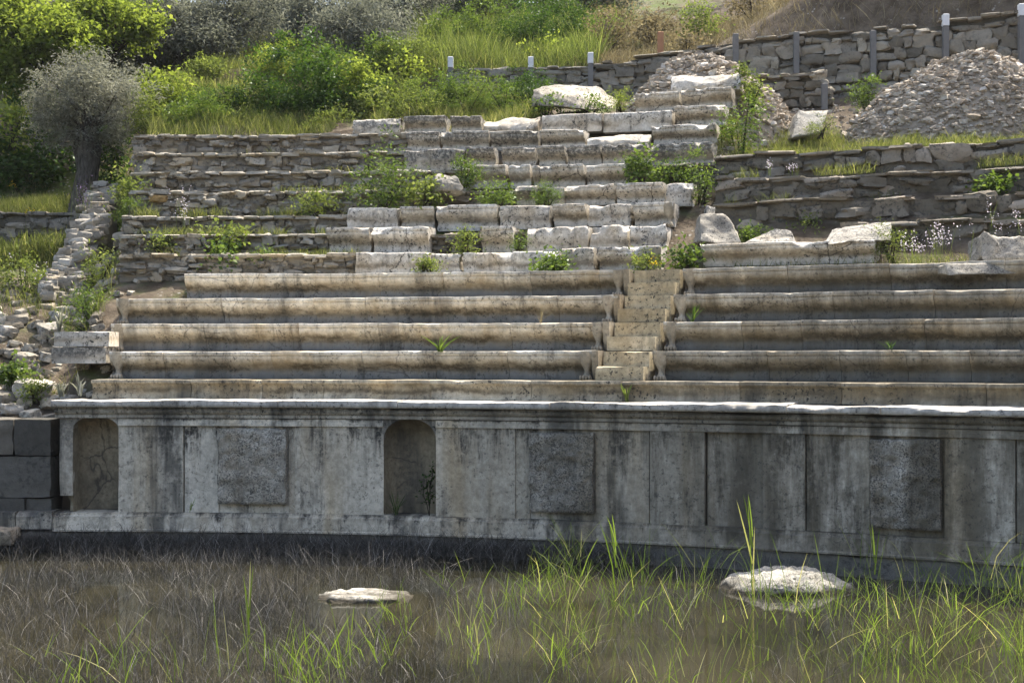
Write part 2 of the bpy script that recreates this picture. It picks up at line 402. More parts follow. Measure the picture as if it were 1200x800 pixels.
def height(x, y, detail=True):
    x = np.asarray(x, float); y = np.asarray(y, float)
    R = np.hypot(x - CX, y - CY); th = np.arctan2(x - CX, y - CY)
    zc = np.interp(R, [a for a, b in _zr], [b for a, b in _zr])
    zq = np.interp(R, [a for a, b in _zq], [b for a, b in _zq])
    u = np.clip((th - (.322 - (R - 31) * .004)) / .012, 0, 1); zc = zc * (1 - u) + zq * u
    zl = np.interp(y, [a for a, b in _zl], [b for a, b in _zl])
    # without a retaining wall (left) the bank behind is a rough earth scarp
    k = np.clip((R - 35.6) / .5, 0, 1) * np.clip((39.2 - R) / 3., 0, 1) * np.clip((.06 - th) / .06, 0, 1)
    zc = zc + .7 * k
    # steep dark bank above the wall on the right
    st = np.clip((th - .27) / .10, 0, 1) * np.clip((R - 39.5) / 1.3, 0, 1)
    zc = zc + st * 2.6
    w = np.clip((leftline(y) - x) / .35 + .5, 0, 1); w = w * w * (3 - 2 * w)
    w = np.where(y > 31, w * np.clip((36 - y) / 5, 0, 1), w)
    z = zc * (1 - w) + zl * w
    bank = np.clip((6.5 - y) / 3., 0, 1) * 1.2
    z = np.maximum(z, -.3 + bank * (R < 23))
    if detail:
        land = np.clip((z - .9) / .4, 0, 1)
        amp = np.where((R < 33.3) & (w < .5), .05, .16) * land
        z = z + amp * n2(x * .9, y * .9, 3, 4)
    return z
def make_ground():
    def ax(lo, a, b, hi, n1, n2_, n3):
        return np.concatenate([lo + (a - lo) * (1 - (1 - np.linspace(0, 1, n1, endpoint=False)) ** 2), np.linspace(a, b, n2_), b + (hi - b) * np.linspace(0, 1, n3) [1:] ** 2])
    xs = ax(-150, -16, 16, 150, 30, 270, 31); ys = ax(-60, 17, 46, 170, 40, 330, 40)
    X, Y = np.meshgrid(xs, ys, indexing='ij')
    Z = height(X, Y)
    n, m = X.shape
    V = np.stack([X, Y, Z], -1).reshape(-1, 3)
    R = np.hypot(X - CX, Y - CY); th = np.arctan2(X - CX, Y - CY)
    g = np.where(Z < .5, 0., .42)
    g = np.where((R > 33) & (R < 38.6), .45 - .25 * np.clip((th - .22) / .1, 0, 1), g)
    g = np.where(R > 39.6, .62 - .5 * np.clip((th - .20) / .14, 0, 1), g)
    g = np.where((R > 35.4) & (R < 36.3) & (th < .05), .2, g)
    g = np.where((X < -6.5) & (Y > 25) & (Y < 32), .6, g)
    mb = MB(); mb.add(V, grid_faces(n, m, False), np.stack([g, g * 0, g * 0], -1))
    o = mb.build('ground', M['soil']); tag(o, kind='structure')
    w = MB()
    w.add([(-70, -60, 0), (70, -60, 0), (70, 19.4, 0), (-70, 19.4, 0)], [(0, 1, 2, 3)])
    tag(w.build('pond_water', M['water'], smooth=False), kind='structure')
make_ground()
def hit(px, py, Y0=20.):
    """where the sight line of a photo pixel meets the ground"""
    Y = np.arange(Y0, 80, .05); X = (px - 600) / F * Y; z = ZC - (py - 417) / F * Y
    k = np.argmax(height(X, Y) > z); return float(X[k]), float(Y[k]), float(z[k])

# ------------------------------------------------------------------ podium
def rect(r0, r1, z0, z1, nr=3, nz=5):
    """closed (r,z) outline, front face at r0"""
    p = [(r0, z) for z in np.linspace(z0, z1, nz)] + [(r, z1) for r in np.linspace(r0, r1, nr)[1:]] + [(r1, z0)] + [(r, z0) for r in np.linspace(r1, r0, nr)[1:-1]]
    return p
PR = 24.0
pod = empty('podium_wall', pol(24.2, 0.1, 0), 'long curved grey marble podium wall with arched niches and rough raised panels above the pond', 'podium')
thp = lambda px: th_at(px, PR)
TH_L, TH_R = thp(69), thp(1750)
ZB, ZA = .515, 1.80          # wall foot, springing of the cornice
niches = [(86, 139, .17), (450, 511, .27)]
# wall stones between the niches: (px0, px1, proud)
stones_ = [(139, 215, -.012), (216, 256, .012), (256, 338, .03), (338, 346, .012), (346, 450, -.012),
           (511, 604, -.012), (604, 621, .012), (621, 698, .03), (698, 761, .0), (762, 826, -.022), (828, 893, .05),
           (894, 944, -.018), (945, 1019, .012), (1019, 1107, .03), (1107, 1190, -.012), (1191, 1290, .02), (1291, 1450, -.01), (1451, 1600, .012), (1601, 1750, -.01)]
PROF = lambda dr, z0, z1: rect(dr, .55, z0, z1, 3, 24)
for a, b, dr in stones_:
    mb = MB(); t0, t1 = thp(a), thp(b)
    sweep(mb, PR, t0 + .00006, t1 - .00006, PROF(dr, ZB, ZA), seg=.06, rough=.007, seed=a, zref=(ZB, ZA), freq=2.)
    o = mb.build('wall_stone', M['podium'], pod)
# left end pilaster, broken away at its foot
mb = MB(); t0, t1 = thp(70), thp(86)
sweep(mb, PR, t0, t1, rect(-.012, .5, .74, ZA, 4, 20), seg=.04, rough=.01, seed=3, zref=(ZB, ZA), endrough=.01)
tag(mb.build('pilaster', M['cornice'], pod), 'pale narrow pilaster broken off at its foot')
mb = MB(); sweep(mb, PR, thp(76), t1, rect(.10, .5, ZB, .735, 4, 6), seg=.04, rough=.05, seed=5, zref=(ZB, ZA), endrough=.05)
mb.build('broken_foot', M['niche'], pod)
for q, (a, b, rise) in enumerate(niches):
    t0, t1 = thp(a), thp(b); tc = (t0 + t1) / 2; hw = (t1 - t0) * PR / 2
    zs = ZA - rise + (.03 if q == 0 else .02)
    # curved recess with a semi-dome head
    nb = MB(); V = []; A = []
    nphi, nz = 25, 30
    ex = .42 if q == 0 else .6
    dep = .42 if q == 0 else .36
    zl = list(np.linspace(ZB, zs, 20)) + [zs + rise * sin(u) for u in np.linspace(0, pi / 2, 11)[1:]]
    sc = [1.] * 20 + [cos(u) for u in np.linspace(0, pi / 2, 11)[1:]]
    for z, s in zip(zl, sc):
        for k in range(nphi):
            f = pi * k / (nphi - 1)
            x = -hw * s * (abs(cos(f)) ** (ex if q == 0 else .75)) * (1 if cos(f) > 0 else -1)
            d = dep * (sin(f) ** ex if sin(f) > 1e-6 else 0) * (s if q else max(s, .2) )
            V.append(pol(PR + d - .012, tc + x / PR, z)); A.append(((tc * PR + x), (z - ZB) / (ZA - ZB), d))
    V = np.array(V); V = V + .006 * fbm(V * 4, q, 3)[:, None]
    nb.add(V, grid_faces(len(zl), nphi, False), A)
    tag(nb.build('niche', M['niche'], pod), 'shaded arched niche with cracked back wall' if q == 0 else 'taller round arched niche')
    # spandrel above the opening
    sp_ = MB(); V = []; A = []; na = 25; top = ZA + .012
    for k in range(na):
        u = pi * k / (na - 1); x = -hw * cos(u); z = zs + rise * sin(u)
        for (r_, zz) in ((-.012, z), (-.012, max(top, z + .004)), (.25, max(top, z + .004)), (.25, z)):
            V.append(pol(PR + r_, tc + x / PR, zz)); A.append((tc * PR + x, 1., 0))
    sp_.add(V, grid_faces(na, 4), A)
    sp_.build('arch_head', M['cornice'], pod, smooth=False)
# rough raised panels
for a, b, z0, z1 in ((256, 337, .64, 1.675), (621, 697, .62, 1.655), (1020, 1105, .60, 1.665)):
    mb = MB()
    pr = [(-.005, z0 + .02), (-.06, z0), (-.075, z0 + .02)] + [(-.08, z) for z in np.linspace(z0 + .04, z1 - .03, 50)] + [(-.07, z1), (-.03, z1 + .006), (.02, z1 - .01), (.02, z0 + .03)]
    sweep(mb, PR, thp(a), thp(b), pr, seg=.02, rough=.026, chip=.05, seed=a, endrough=.035, freq=8.)
    tag(mb.build('raised_panel', M['panel'], pod), {256: 'grey pockmarked panel between the two niches', 621: 'brownish pockmarked panel right of the tall niche', 1020: 'dark pockmarked panel at the far right'}[a])
# architrave (interrupted by the niches), cornice mouldings, worn top slabs
edges = [thp(62)] + [thp(v) for n_ in niches for v in n_[:2]] + [TH_R]
for a, b in ((139, 450), (511, 1750)):
    mb = MB(); sweep(mb, PR, thp(a) + .0002, thp(b) - .0002, [(-.02, 1.70), (-.035, 1.705), (-.037, 1.745), (-.03, 1.75), (-.03, ZA), (.2, ZA), (.2, 1.71)], seg=.07, rough=.006, seed=7, freq=3)
    mb.build('architrave', M['podium'], pod)
mb = MB(); th0 = thp(66)
sweep(mb, PR, th0, TH_R, [(-.02, ZA + .008), (-.05, ZA + .012), (-.055, 1.852), (-.04, 1.858), (-.06, 1.865), (-.085, 1.89), (-.095, 1.925), (-.088, 1.93), (-.10, 1.936), (-.10, 1.955), (.3, 1.955), (.3, ZA + .008)], seg=.06, rough=.009, chip=.05, seed=9, freq=4)
mb.build('cornice', M['cornice'], pod)
js = [64, 180, 330, 470, 648, 790, 925, 1035, 1190, 1330, 1480, 1620, 1750]
for a, b in zip(js[:-1], js[1:]):
    mb = MB(); z0, z1 = 1.957, PODT + rng.uniform(-.006, .01)
    rk = .022 if a > 640 else .010
    sweep(mb, PR, thp(a) + .0001, thp(b) - .0001, [(-.10, z0), (-.155, z0 + .004), (-.172, z0 + .02), (-.176, z0 + .05), (-.172, z1 - .006), (-.16, z1)] + [(r, z1) for r in np.linspace(-.12, .72, 15)] + [(.72, z0)], seg=.045, rough=rk, chip=.07 if a > 640 else .03, seed=a, endrough=.006, freq=3)
    mb.build('top_slab', M['slab_top'], pod)
# base moulding, plinth and footing
base_prof = [(-.02, ZB), (-.045, ZB - .004), (-.05, ZB - .03), (-.075, ZB - .045), (-.10, ZB - .05), (-.105, .30), (-.12, .285), (-.12, .262), (-.05, .255), (.3, .255), (.3, ZB)]
mb = MB(); sweep(mb, PR, thp(64), TH_R, base_prof, seg=.06, rough=.01, chip=.03, seed=21)
mb.build('base_moulding', M['podium'], pod)
mb = MB(); sweep(mb, PR, thp(-330), TH_R, [(-.10, -.28), (-.10, -.1), (-.10, .1), (-.095, .2), (-.08, .252), (.3, .252), (.3, -.28)], seg=.07, rough=.03, chip=.05, seed=22)
mb.build('footing', M['ashlar'], pod)

# ------------------------------------------------------------------ seat tiers
def seat_prof(z0, z1, dep=.62):
    h = z1 - z0
    fr = [(.155, 0), (.15, .1), (.15, .2), (.16, .27), (.155, .33), (.135, .40), (.10, .47), (.06, .55), (.03, .63), (.012, .71), (.004, .78), (.006, .83), (.016, .838), (-.006, .850), (-.014, .90), (-.012, .97), (.0, 1.0)]
    return [(r, z0 + t * h) for r, t in fr] + [(r, z1) for r in np.linspace(.05, dep, 8)] + [(dep, z0 + .1 * h), (dep, z0)]
def plain_prof(z0, z1, dep=.6, r0=.03):
    h = z1 - z0
    return [(r0, z0 + t * h) for t in np.linspace(0, .92, 12)] + [(r0 + .015, z0 + .98 * h)] + [(r, z1) for r in np.linspace(r0 + .04, dep, 9)] + [(dep, z0 + .5 * h), (dep, z0)]
def broken_prof(z0, z1, dep=.6):
    h = z1 - z0
    return [(.06, z0), (.05, z0 + .15 * h), (.05, z0 + .3 * h), (.07, z0 + .42 * h), (.085, z0 + .52 * h), (.12, z0 + .62 * h), (.17, z0 + .72 * h), (.21, z0 + .82 * h), (.27, z0 + .92 * h), (.33, z1)] + [(r, z1 - .01 * i) for i, r in enumerate(np.linspace(.38, dep, 5))] + [(dep, z0)]
def paw(parent, R, th, z0, z1, sgn=1):
    mb = MB(); h = z1 - z0
    secs = [(0, .085, -.035), (.05, .084, -.045), (.10, .074, -.03), (.16, .054, .01), (.24, .042, .035), (.33, .042, .04), (.43, .058, .022), (.55, .078, .0), (.67, .092, -.016), (.80, .099, -.028), (.92, .102, -.032), (.985, .10, -.03)]
    V = []; m = 14
    for t, hw, r in secs:
        for k in range(m):
            a = pi * k / (m - 1)
            x = -hw * cos(a); d = r + (1 - sin(a)) * .075
            V.append(pol(R + min(d, .13), th + x / R, z0 + t * h))
    mb.add(V, grid_faces(len(secs), m, False) + [tuple((len(secs) - 1) * m + j for j in range(m))])
    for k in range(4):
        x = (k - 1.5) * .042
        c = pol(R - .05 + abs(k - 1.5) * .01, th + x / R, z0 + .03)
        stone(mb, c, (.036, .07, .07), rz=-th, k=3, e=.95, noise=.03, seed=k)
    return mb.build('lion_paw', M['paw'], parent)
ST0, ST1 = .2936, .3200                 # the stairway between the wedges
def seat_row(i, th0, th1, label, paws, joints=None, side=None):
    R = RR(i); z0 = PODT if i == 1 else TOPZ[i - 1] + .004; z1 = TOPZ[i]
    root = empty('seat_row', pol(R, (th0 + th1) / 2, z0), label, 'seat row', 'curved marble seat rows above the podium')
    L = (th1 - th0) * R
    cuts = [0.]
    while cuts[-1] < L - 1.3: cuts.append(cuts[-1] + rng.uniform(.75, 1.75))
    cuts = [c for c in cuts if c < L - .35] + [L]
    for k, (a, b) in enumerate(zip(cuts[:-1], cuts[1:])):
        mb = MB(); dz = rng.uniform(-.005, .004)
        if i == 1:
            h = z1 - z0
            pr = [(.0, z0), (.02, z0 + .12 * h), (.045, z0 + .3 * h), (.055, z0 + .5 * h), (.05, z0 + .68 * h), (.03, z0 + .76 * h), (-.01, z0 + .8 * h), (-.022, z0 + .84 * h), (-.022, z0 + .95 * h), (-.012, z1)] + [(r, z1) for r in np.linspace(.05, .56, 6)] + [(.56, z0)]
        else: pr = seat_prof(z0, z1 + dz)
        sweep(mb, R + rng.uniform(-.005, .005), th0 + a / R + .00013, th0 + b / R - .00013, pr, seg=.045, rough=.008, chip=.045, seed=int(i * 31 + k + 100 * th0), zref=(z0, z1), freq=3.5)
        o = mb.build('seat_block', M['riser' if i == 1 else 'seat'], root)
    for p in paws: paw(root, R, p, z0, z1)
    if side is not None:            # plain slab closing the seat end
        mb = MB(); d = .045 / R
        sweep(mb, R, side - d, side + d, [(-.012, z0 + .38 * (z1 - z0)), (-.018, z1 + .004), (.5, z1 + .004), (.5, z0 + .01), (.10, z0 + .01)], seg=.02, rough=.004, seed=i)
        mb.build('end_slab', M['paw'], root)
    return root
LEFT = {2: 128, 3: 130, 4: 136, 5: 216}
for i in range(1, 6):
    R = RR(i)
    if i == 1:
        seat_row(1, th_at(107, R), th_at(1750, R), 'lowest marble tier with a plain sloping face, running unbroken along the podium top', [])
        continue
    e = ST0 - .0035
    la = th_at(LEFT[i], R)
    seat_row(i, la, e, '%s marble seat row up from the podium, in the wedge left of the stairway' % ORD[i],
             [e - .155 / R] + ([la + .11 / R] if i < 5 else []), side=e - .02 / R)
    s = ST1 + .0012
    seat_row(i, s, th_at(1750, R), '%s marble seat row up from the podium, in the wedge right of the stairway' % ORD[i], [s + .105 / R])
# stairway
root = empty('stairway', pol(RR(2) - .3, (ST0 + ST1) / 2, TOPZ[1]), 'narrow radial stone stairway of short double steps between the two wedges of seats', 'stairs')
for i in range(2, 6):
    zb = TOPZ[i - 1] + .004; zt = TOPZ[i] - .012; zm = (zb + zt) / 2 - .004
    for (rf, rb, za, zc) in ((RR(i) - .30, RR(i) + .06, zb, zm), (RR(i) + .03, RR(i) + .42, zb, zt)):
        mb = MB()
        d = .0035 if rf < RR(i) else 0
        sweep(mb, rf, ST0 - d * .4, ST1 - .0006 - d * .1, rect(0, rb - rf, za, zc, 5, 7), seg=.03, rough=.009, chip=.035, seed=i * 7 + int(rf * 10), endrough=.004)
        mb.build('step', M['step'], root)

# ------------------------------------------------------------------ broken upper tiers: every block is a thing
# tier, px0, px1, py top, py foot, kind (s seat, p plain, b broken, o lichen seat, q lichen rough), look
BL = [
 (6, 415, 503, 295, 319, 'p', 'smooth grey plain-faced marble block'), (6, 503, 541, 296, 319, 'c', 'pale chipped marble block with weeds at its foot'),
 (6, 541, 655, 295, 319, 'p', 'long plain marble block with black run stains'), (6, 656, 697, 290, 319, 'p', 'rounded rough-dressed marble block'),
 (6, 698, 774, 289, 319, 's', 'hollow-fronted seat block ending at the stairway'),
 (6, 819, 1026, 283, 309, 's', 'long seat block with slanting end, right of the stairway'),
 (7, 381, 434, 266, 296, 's', 'dark-stained marble seat block at the left end'), (7, 434, 503, 265, 296, 's', 'marble seat block with rounded right end overhanging a gap'),
 (7, 561, 602, 265, 295, 's', 'short lone marble seat block standing between two gaps'), (7, 615, 690, 266, 295, 'p', 'whitish rough marble block with chipped left corner'),
 (7, 690, 737, 264, 293, 'c', 'cream split marble block with diagonal break'), (7, 737, 783, 264, 294, 'c', 'white marble end block with scooped broken top'),
 (8, 405, 467, 243, 267, 'p', 'plain whitish marble block at the left end'), (8, 467, 509, 242, 267, 's', 'marble seat block with dark hollow next to the left end'),
 (8, 509, 583, 240, 269, 's', 'long cream seat block with one black stain'), (8, 583, 646, 241, 268, 'p', 'flat grey plain marble block'),
 (8, 646, 687, 239, 265, 's', 'cream marble seat block with brown band between two plain blocks'), (8, 687, 741, 239, 264, 'c', 'cracked marble block with pale flaked face'),
 (8, 741, 790, 237, 265, 's', 'marble seat block ending the tier beside the weeds at right'),
 (9, 602, 629, 216, 240, 'o', 'small dark lichen-covered stone half hidden by herbs'), (9, 638, 662, 219, 240, 'p', 'small pale plain stone beside the herbs'), (9, 660, 720, 216, 239, 's', 'marble seat block with rounded broken left end'),
 (9, 720, 779, 214, 239, 's', 'marble seat block with deep brown hollow'), (9, 779, 812, 213, 241, 'c', 'pale worn end block beside the rubble wall'),
 (10, 553, 594, 193, 219, 's', 'leftmost stained marble seat block over the herbs'), (10, 594, 622, 193, 219, 's', 'narrow marble seat block with grey stain'),
 (10, 622, 685, 193, 219, 's', 'black-spotted marble seat block'), (10, 685, 735, 192, 218, 's', 'clean white marble seat block left of the green bush'),
 (11, 472, 545, 175, 200, 'q', 'dark lichen-covered rough block over the white boulder'), (11, 545, 580, 172, 194, 'o', 'mossy cracked seat block'), (11, 586, 628, 172, 194, 'o', 'blackened seat block beside a crack'),
 (11, 628, 662, 171, 194, 'o', 'grey weathered seat block'), (11, 662, 704, 170, 193, 'o', 'grey seat block with white right edge'), (11, 704, 760, 169, 192, 'o', 'grey seat block behind the green bush'), (11, 762, 836, 167, 196, 'o', 'long grey seat block with chipped foot at the right end'),
 (12, 475, 515, 154, 177, 'o', 'black-topped seat block with cream foot at the left end'), (12, 515, 573, 153, 176, 'o', 'black-topped seat block with pale lower face'), (12, 573, 631, 153, 175, 'o', 'dark-crusted seat block with white flake'),
 (12, 632, 685, 152, 172, 's', 'cream seat block with broken right end'), (12, 685, 762, 157, 171, 'b', 'low white freshly broken slab'), (12, 762, 840, 146, 167, 's', 'cream cracked seat block at the right end'),
 (13, 411, 470, 138, 164, 'q', 'large grey lichen-crusted block projecting at the left end'), (13, 472, 523, 136, 154, 'o', 'grey stained block next to the big lichen block'), (13, 526, 565, 136, 153, 'o', 'grey stained squarish block'), (13, 565, 632, 137, 154, 'b', 'broken block with bright white fractured edge'),
 (13, 634, 706, 133, 154, 'p', 'pale cracked marble block'), (13, 706, 789, 130, 153, 'p', 'wide bluish white marble block'), (13, 789, 850, 123, 146, 's', 'cream seat block with brown hollow'),
 (14, 742, 797, 108, 129, 's', 'cream cracked seat block at the left'), (14, 797, 858, 103, 126, 's', 'cream seat block with worn right end'),
 (15, 784, 868, 85, 106, 'b', 'big broken grey-white block on the very top'),
]
tierblocks = {}
for b in BL: tierblocks.setdefault(b[0], []).append(b)
for (i, a, b, pt, pb, kd, look) in BL:
    R = RR(i) + rng.uniform(-.03, .03) + (-.12 if (i, a) == (13, 411) else 0)
    t0, t1 = th_at(a, R), th_at(b, R); tm = (t0 + t1) / 2
    Ym = CY + R * cos(tm)
    z1 = z_at(pt, Ym); z0 = z_at(pb, Ym) - .01
    if kd in 's' or kd == 'o': pr = seat_prof(z0, z1, .58)
    elif kd in 'pqc': pr = plain_prof(z0, z1)
    else: pr = broken_prof(z0, z1)
    mb = MB(); g_ = rng.uniform(.003, .016) / R; z1 += rng.uniform(-.015, .015)
    rg = {'s': .013, 'o': .022, 'p': .02, 'q': .05, 'b': .07, 'c': .045}[kd]
    sweep(mb, R, t0 + g_, t1 - g_, pr, seg=.03, rough=rg, chip={'s': .22, 'o': .25, 'p': .25, 'q': .25, 'b': .25, 'c': .32}[kd], seed=a + i, zref=(z0, z1), endrough=.05 if kd in 'spo' else .1, freq=3.2)
    o = mb.build('marble_block', M['old' if kd in 'oq' else 'fresh' if kd == 'b' else 'block'], None, origin=Vector(pol(R, tm, z0)))
    tag(o, '%s in the %s tier' % (look, ORD[i]), 'marble block', 'displaced marble blocks of the upper tiers')
    if (i, a) in ((6, 698), (8, 741)):
        p_ = paw(None, R, t1 - .10 / R, z0, z1); p_.data.transform(__import__('mathutils').Matrix.Translation(-o.location)); p_.parent = o

# two plain slabs left of the seat ends
for (a, b, pt, pb, lb) in ((63, 129, 388.5, 406, 'pale plain marble slab laid on a darker slab left of the seat ends'), (61, 126, 407, 426, 'dark-stained marble slab bridging a hollow under the pale slab')):
    R = RR(2) + .03; t0, t1 = th_at(a, R), th_at(b, R) - .0006; Ym = CY + R * cos((t0 + t1) / 2)
    z1, z0 = z_at(pt, Ym), z_at(pb, Ym) + .004
    mb = MB(); sweep(mb, R, t0, t1, rect(0 if pt < 400 else -.03, .5, z0, z1, 6, 6), seg=.04, rough=.01, chip=.04, seed=a, endrough=.01)
    tag(mb.build('marble_slab', M['block' if pt < 400 else 'old'], None, origin=Vector(pol(R, t0, z0))), lb, 'marble slab')

# ------------------------------------------------------------------ rubble walls
def rubble_wall(name, mat, pts, zt, zb, label, cat, group=None, size=.26, depth=.3, seed=0, cap=True, jag=.04, mortar=True, k=3):
    """pts: function s(0..1)->(x,y) ; zt, zb: functions s->z"""
    P = np.array([pts(s) for s in np.linspace(0, 1, 60)]); seg = np.hypot(*np.diff(P, axis=0).T); Lc = np.concatenate([[0], np.cumsum(seg)]); L = Lc[-1]
    rs = random.Random(seed); mb = MB()
    def at_s(d):
        f = np.interp(d, Lc, np.linspace(0, 1, 60)); x, y = pts(f); x2, y2 = pts(min(f + .01, 1)); x1, y1 = pts(max(f - .01, 0))
        return f, x, y, atan2(y2 - y1, x2 - x1)
    # mortar core
    n = max(6, int(L / .06)); V = []; nz = 11
    for q in range(n + 1):
        f, x, y, an = at_s(L * q / n); nx, ny = -sin(an), cos(an)
        a, b = zb(f), zt(f) - .03
        for h in range(nz):
            t = h / (nz - 1); d = (.03 if mortar else .12) + .05 * float(n2(np.array(q * .23), np.array(h * .8), seed, 3))
            V.append((x + nx * d, y + ny * d, a + (b - a) * t))
        V.append((x + nx * depth, y + ny * depth, b)); V.append((x + nx * depth, y + ny * depth, a))
    f_ = grid_faces(n + 1, nz + 2); f_.append(tuple(range(nz + 2))); f_.append(tuple(n * (nz + 2) + j for j in range(nz + 2)))
    mb.add(V, f_, np.tile([.35 if mortar else .0, .2, 0], (len(V), 1)))
    hmax = max(zt(s) - zb(s) for s in np.linspace(0, 1, 20))
    z = 0.; row = 0
    while z < hmax - .03:
        ch = rs.uniform(.7, 1.25) * size * .62
        top = z + ch > hmax - .06
        d = rs.uniform(-.1, .1)
        while d < L:
            w = rs.choice((rs.uniform(.35, .8), rs.uniform(.7, 1.5), rs.uniform(.9, 1.9))) * size
            f, x, y, an = at_s(min(max(d + w / 2, 0), L)); nx, ny = -sin(an), cos(an)
            H = zt(f) - zb(f)
            hh = ch * rs.uniform(.6, 1.25)
            zz = zb(f) + z * H / hmax + hh / 2
            if zz + hh / 2 < zt(f) + jag:
                off = rs.uniform(.0, .13) if mortar else rs.uniform(.02, .09)
                stone(mb, (x + nx * (off + .02), y + ny * (off + .02), zz), (w * .97, .22, hh * (1.04 if not mortar else .98)), rz=an + rs.uniform(-.12, .12), tilt=(rs.uniform(-.12, .12), rs.uniform(-.12, .12)), k=4, e=rs.uniform(.22, .62), noise=.36, seed=rs.randrange(9999))
            d += w
        z += ch; row += 1
    if cap:  # cap stones coloured paler, painting sunlight on the wall's top edge
        d = 0.
        while d < L:
            w = (rs.uniform(.9, 2.4) if mortar else rs.uniform(.6, 1.7)) * size
            f, x, y, an = at_s(min(d + w / 2, L)); nx, ny = -sin(an), cos(an)
            if rs.random() < (.96 if mortar else .8):
                stone(mb, (x + nx * .10, y + ny * .10, zt(f) - .02 + rs.uniform(-.012, .012)), (w, .36, rs.uniform(.05, .085)), rz=an + rs.uniform(-.1, .1), tilt=(rs.uniform(-.05, .05), rs.uniform(-.04, .04)), k=3, e=.35, noise=.2, seed=rs.randrange(9999), val=rs.uniform(.7, 1))
            d += w
    x, y = pts(.5)
    o = mb.build(name, mat, None, origin=Vector((x, y, zb(.5))))
    return tag(o, label, cat, group)
def arcw(R, pa, pb):
    t0, t1 = th_at(pa, R), th_at(pb, R)
    return (lambda s: (CX + R * sin(t0 + (t1 - t0) * s), CY + R * cos(t0 + (t1 - t0) * s))), t0, t1
# left: seven rubble tiers, backing of lost seats
for (i, a, b, yt) in ((6, 140, 416, 298), (7, 141, 384, 275), (8, 143, 406, 254), (9, 151, 470, 225), (10, 153, 555, 202), (11, 157, 474, 180), (12, 156, 476, 159)):
    R = RR(i) + .12; f, t0, t1 = arcw(R, a, b); Y = CY + R * cos((t0 + t1) / 2)
    zt = z_at(yt, Y); zb = TOPZ[i - 1] - .10
    rubble_wall('rubble_tier', M['rubble'], f, lambda s, zt=zt, i=i: zt + .015 * float(n2(np.array(s * 9), np.array(i * 3.), i, 2)), lambda s, zb=zb: zb,
                'grey rubble and mortar backing of the %s tier, left of the marble blocks' % ORD[i], 'rubble tier', 'rubble core tiers without their marble', size=.2 if i < 9 else .22, seed=i, jag=.02)
# fill behind broken blocks in the middle, where the core shows
for (i, a, b) in ((7, 500, 620), (9, 468, 662), (10, 735, 838)):
    R = RR(i) + .3; f, t0, t1 = arcw(R, a, b)
    rubble_wall('rubble_core', M['rubble_dark'], f, lambda s, i=i: TOPZ[i] - .07, lambda s, i=i: TOPZ[i - 1] - .1,
                'dark rubble core exposed in a gap of the %s tier' % ORD[i], 'rubble core', 'exposed dark rubble cores', seed=60 + i, size=.22)
# right: four terrace walls of mortared rubble
for (i, pts_y, zb, lb) in ((10, (183, 165), 9, 'topmost mortared rubble terrace wall at right, below the stone heap'), (9, (210, 198), 7, 'second rubble terrace wall at right, with an ivy tuft near its end'),
                       (7, (238, 226), 6, 'third rubble terrace wall at right, with an orange capstone'), (6, (262, 262), 5, 'lowest rubble terrace wall at right, behind the fallen blocks')):
    R = RR(i) + (.25 if i != 7 else .95) - (.0 if i != 6 else -.75); f, t0, t1 = arcw(R, 838 if i != 6 else 985, 1750)
    Y0, Y1 = CY + R * cos(t0), CY + R * cos(th_at(1200, R))
    za, zc = z_at(pts_y[0], Y0), z_at(pts_y[1], Y1)
    rubble_wall('terrace_wall', M['rubble_dark'], f, lambda s, za=za, zc=zc, i=i: za + (zc - za) * min(s * 1.6, 1.1) + .05 * float(n2(np.array(s * 11), np.array(i * 5.), i, 3)), lambda s, zb=zb: TOPZ[zb] - .15,
                lb, 'rubble wall', 'rubble terrace walls at the right', size=.36, seed=i + 30, jag=.04)
def single_stone(name, mat, c, size, label, cat, rz=0, tilt=(0, 0), k=10, e=.3, noise=.12, seed=0, group=None, freq=1.2, val=None):
    mb = MB(); stone(mb, c, size, rz, tilt, k, e, noise, seed, freq, val)
    return tag(mb.build(name, mat, None, origin=Vector(c) - Vector((0, 0, size[2] / 2))), label, cat, group)

# dry-stone retaining wall along the hill, held by posts
WR = 38.85
f, t0, t1 = arcw(WR, 524, 1440)
wt = lambda s: float(np.interp(t0 + (t1 - t0) * s, [th_at(p, WR) for p in (524, 690, 745, 862, 933, 1023, 1108, 1112, 1197, 1440)], [z_at(q, CY + WR * cos(th_at(p, WR))) for p, q in ((524, 82), (690, 78), (745, 68), (862, 50), (933, 39), (1023, 33), (1108, 27), (1112, 22), (1197, 15), (1440, 4))])) + .04 * float(n2(np.array(s * 30), np.array(1.), 4, 2))
rubble_wall('drystone_wall', M['dry'], f, wt, lambda s: 8.45, 'long dry-stone retaining wall of dark boulders below the hill bank', 'stone wall', size=.36, seed=77, mortar=False, cap=True, jag=.03, depth=.4)
f, a_, b_ = arcw(37.75, 838, 965)
rubble_wall('low_drystone_wall', M['dry'], f, lambda s: 8.95 + .03 * sin(s * 20), lambda s: 8.2, 'low stub of dry-stone wall in front of the big wall, between the stone heaps', 'stone wall', size=.33, seed=78, mortar=False)
posts = [(528, 67, 110, 1, 'leftmost grey post with a white tip on the hill wall'), (622, 67, 120, 1, 'white-tipped post standing behind the big tilted slab'), (692, 62, 104, 1, 'white-tipped post between the tilted slab and the stone heap'),
         (862, 40, 80, 0, 'dark post at the low end of the tall boulder wall'), (933, 38, 112, 0, 'tall dark post above the square fallen block'), (1023, 36, 95, 0, 'dark post without a tip left of the big stone heap top'),
         (1108, 17, 74, 1, 'white-tipped post above the big stone heap'), (1197, 5, 76, 1, 'white-tipped post at the right edge of the wall'), (966, 98, 136, 0, 'short dark post in the low stub wall')]
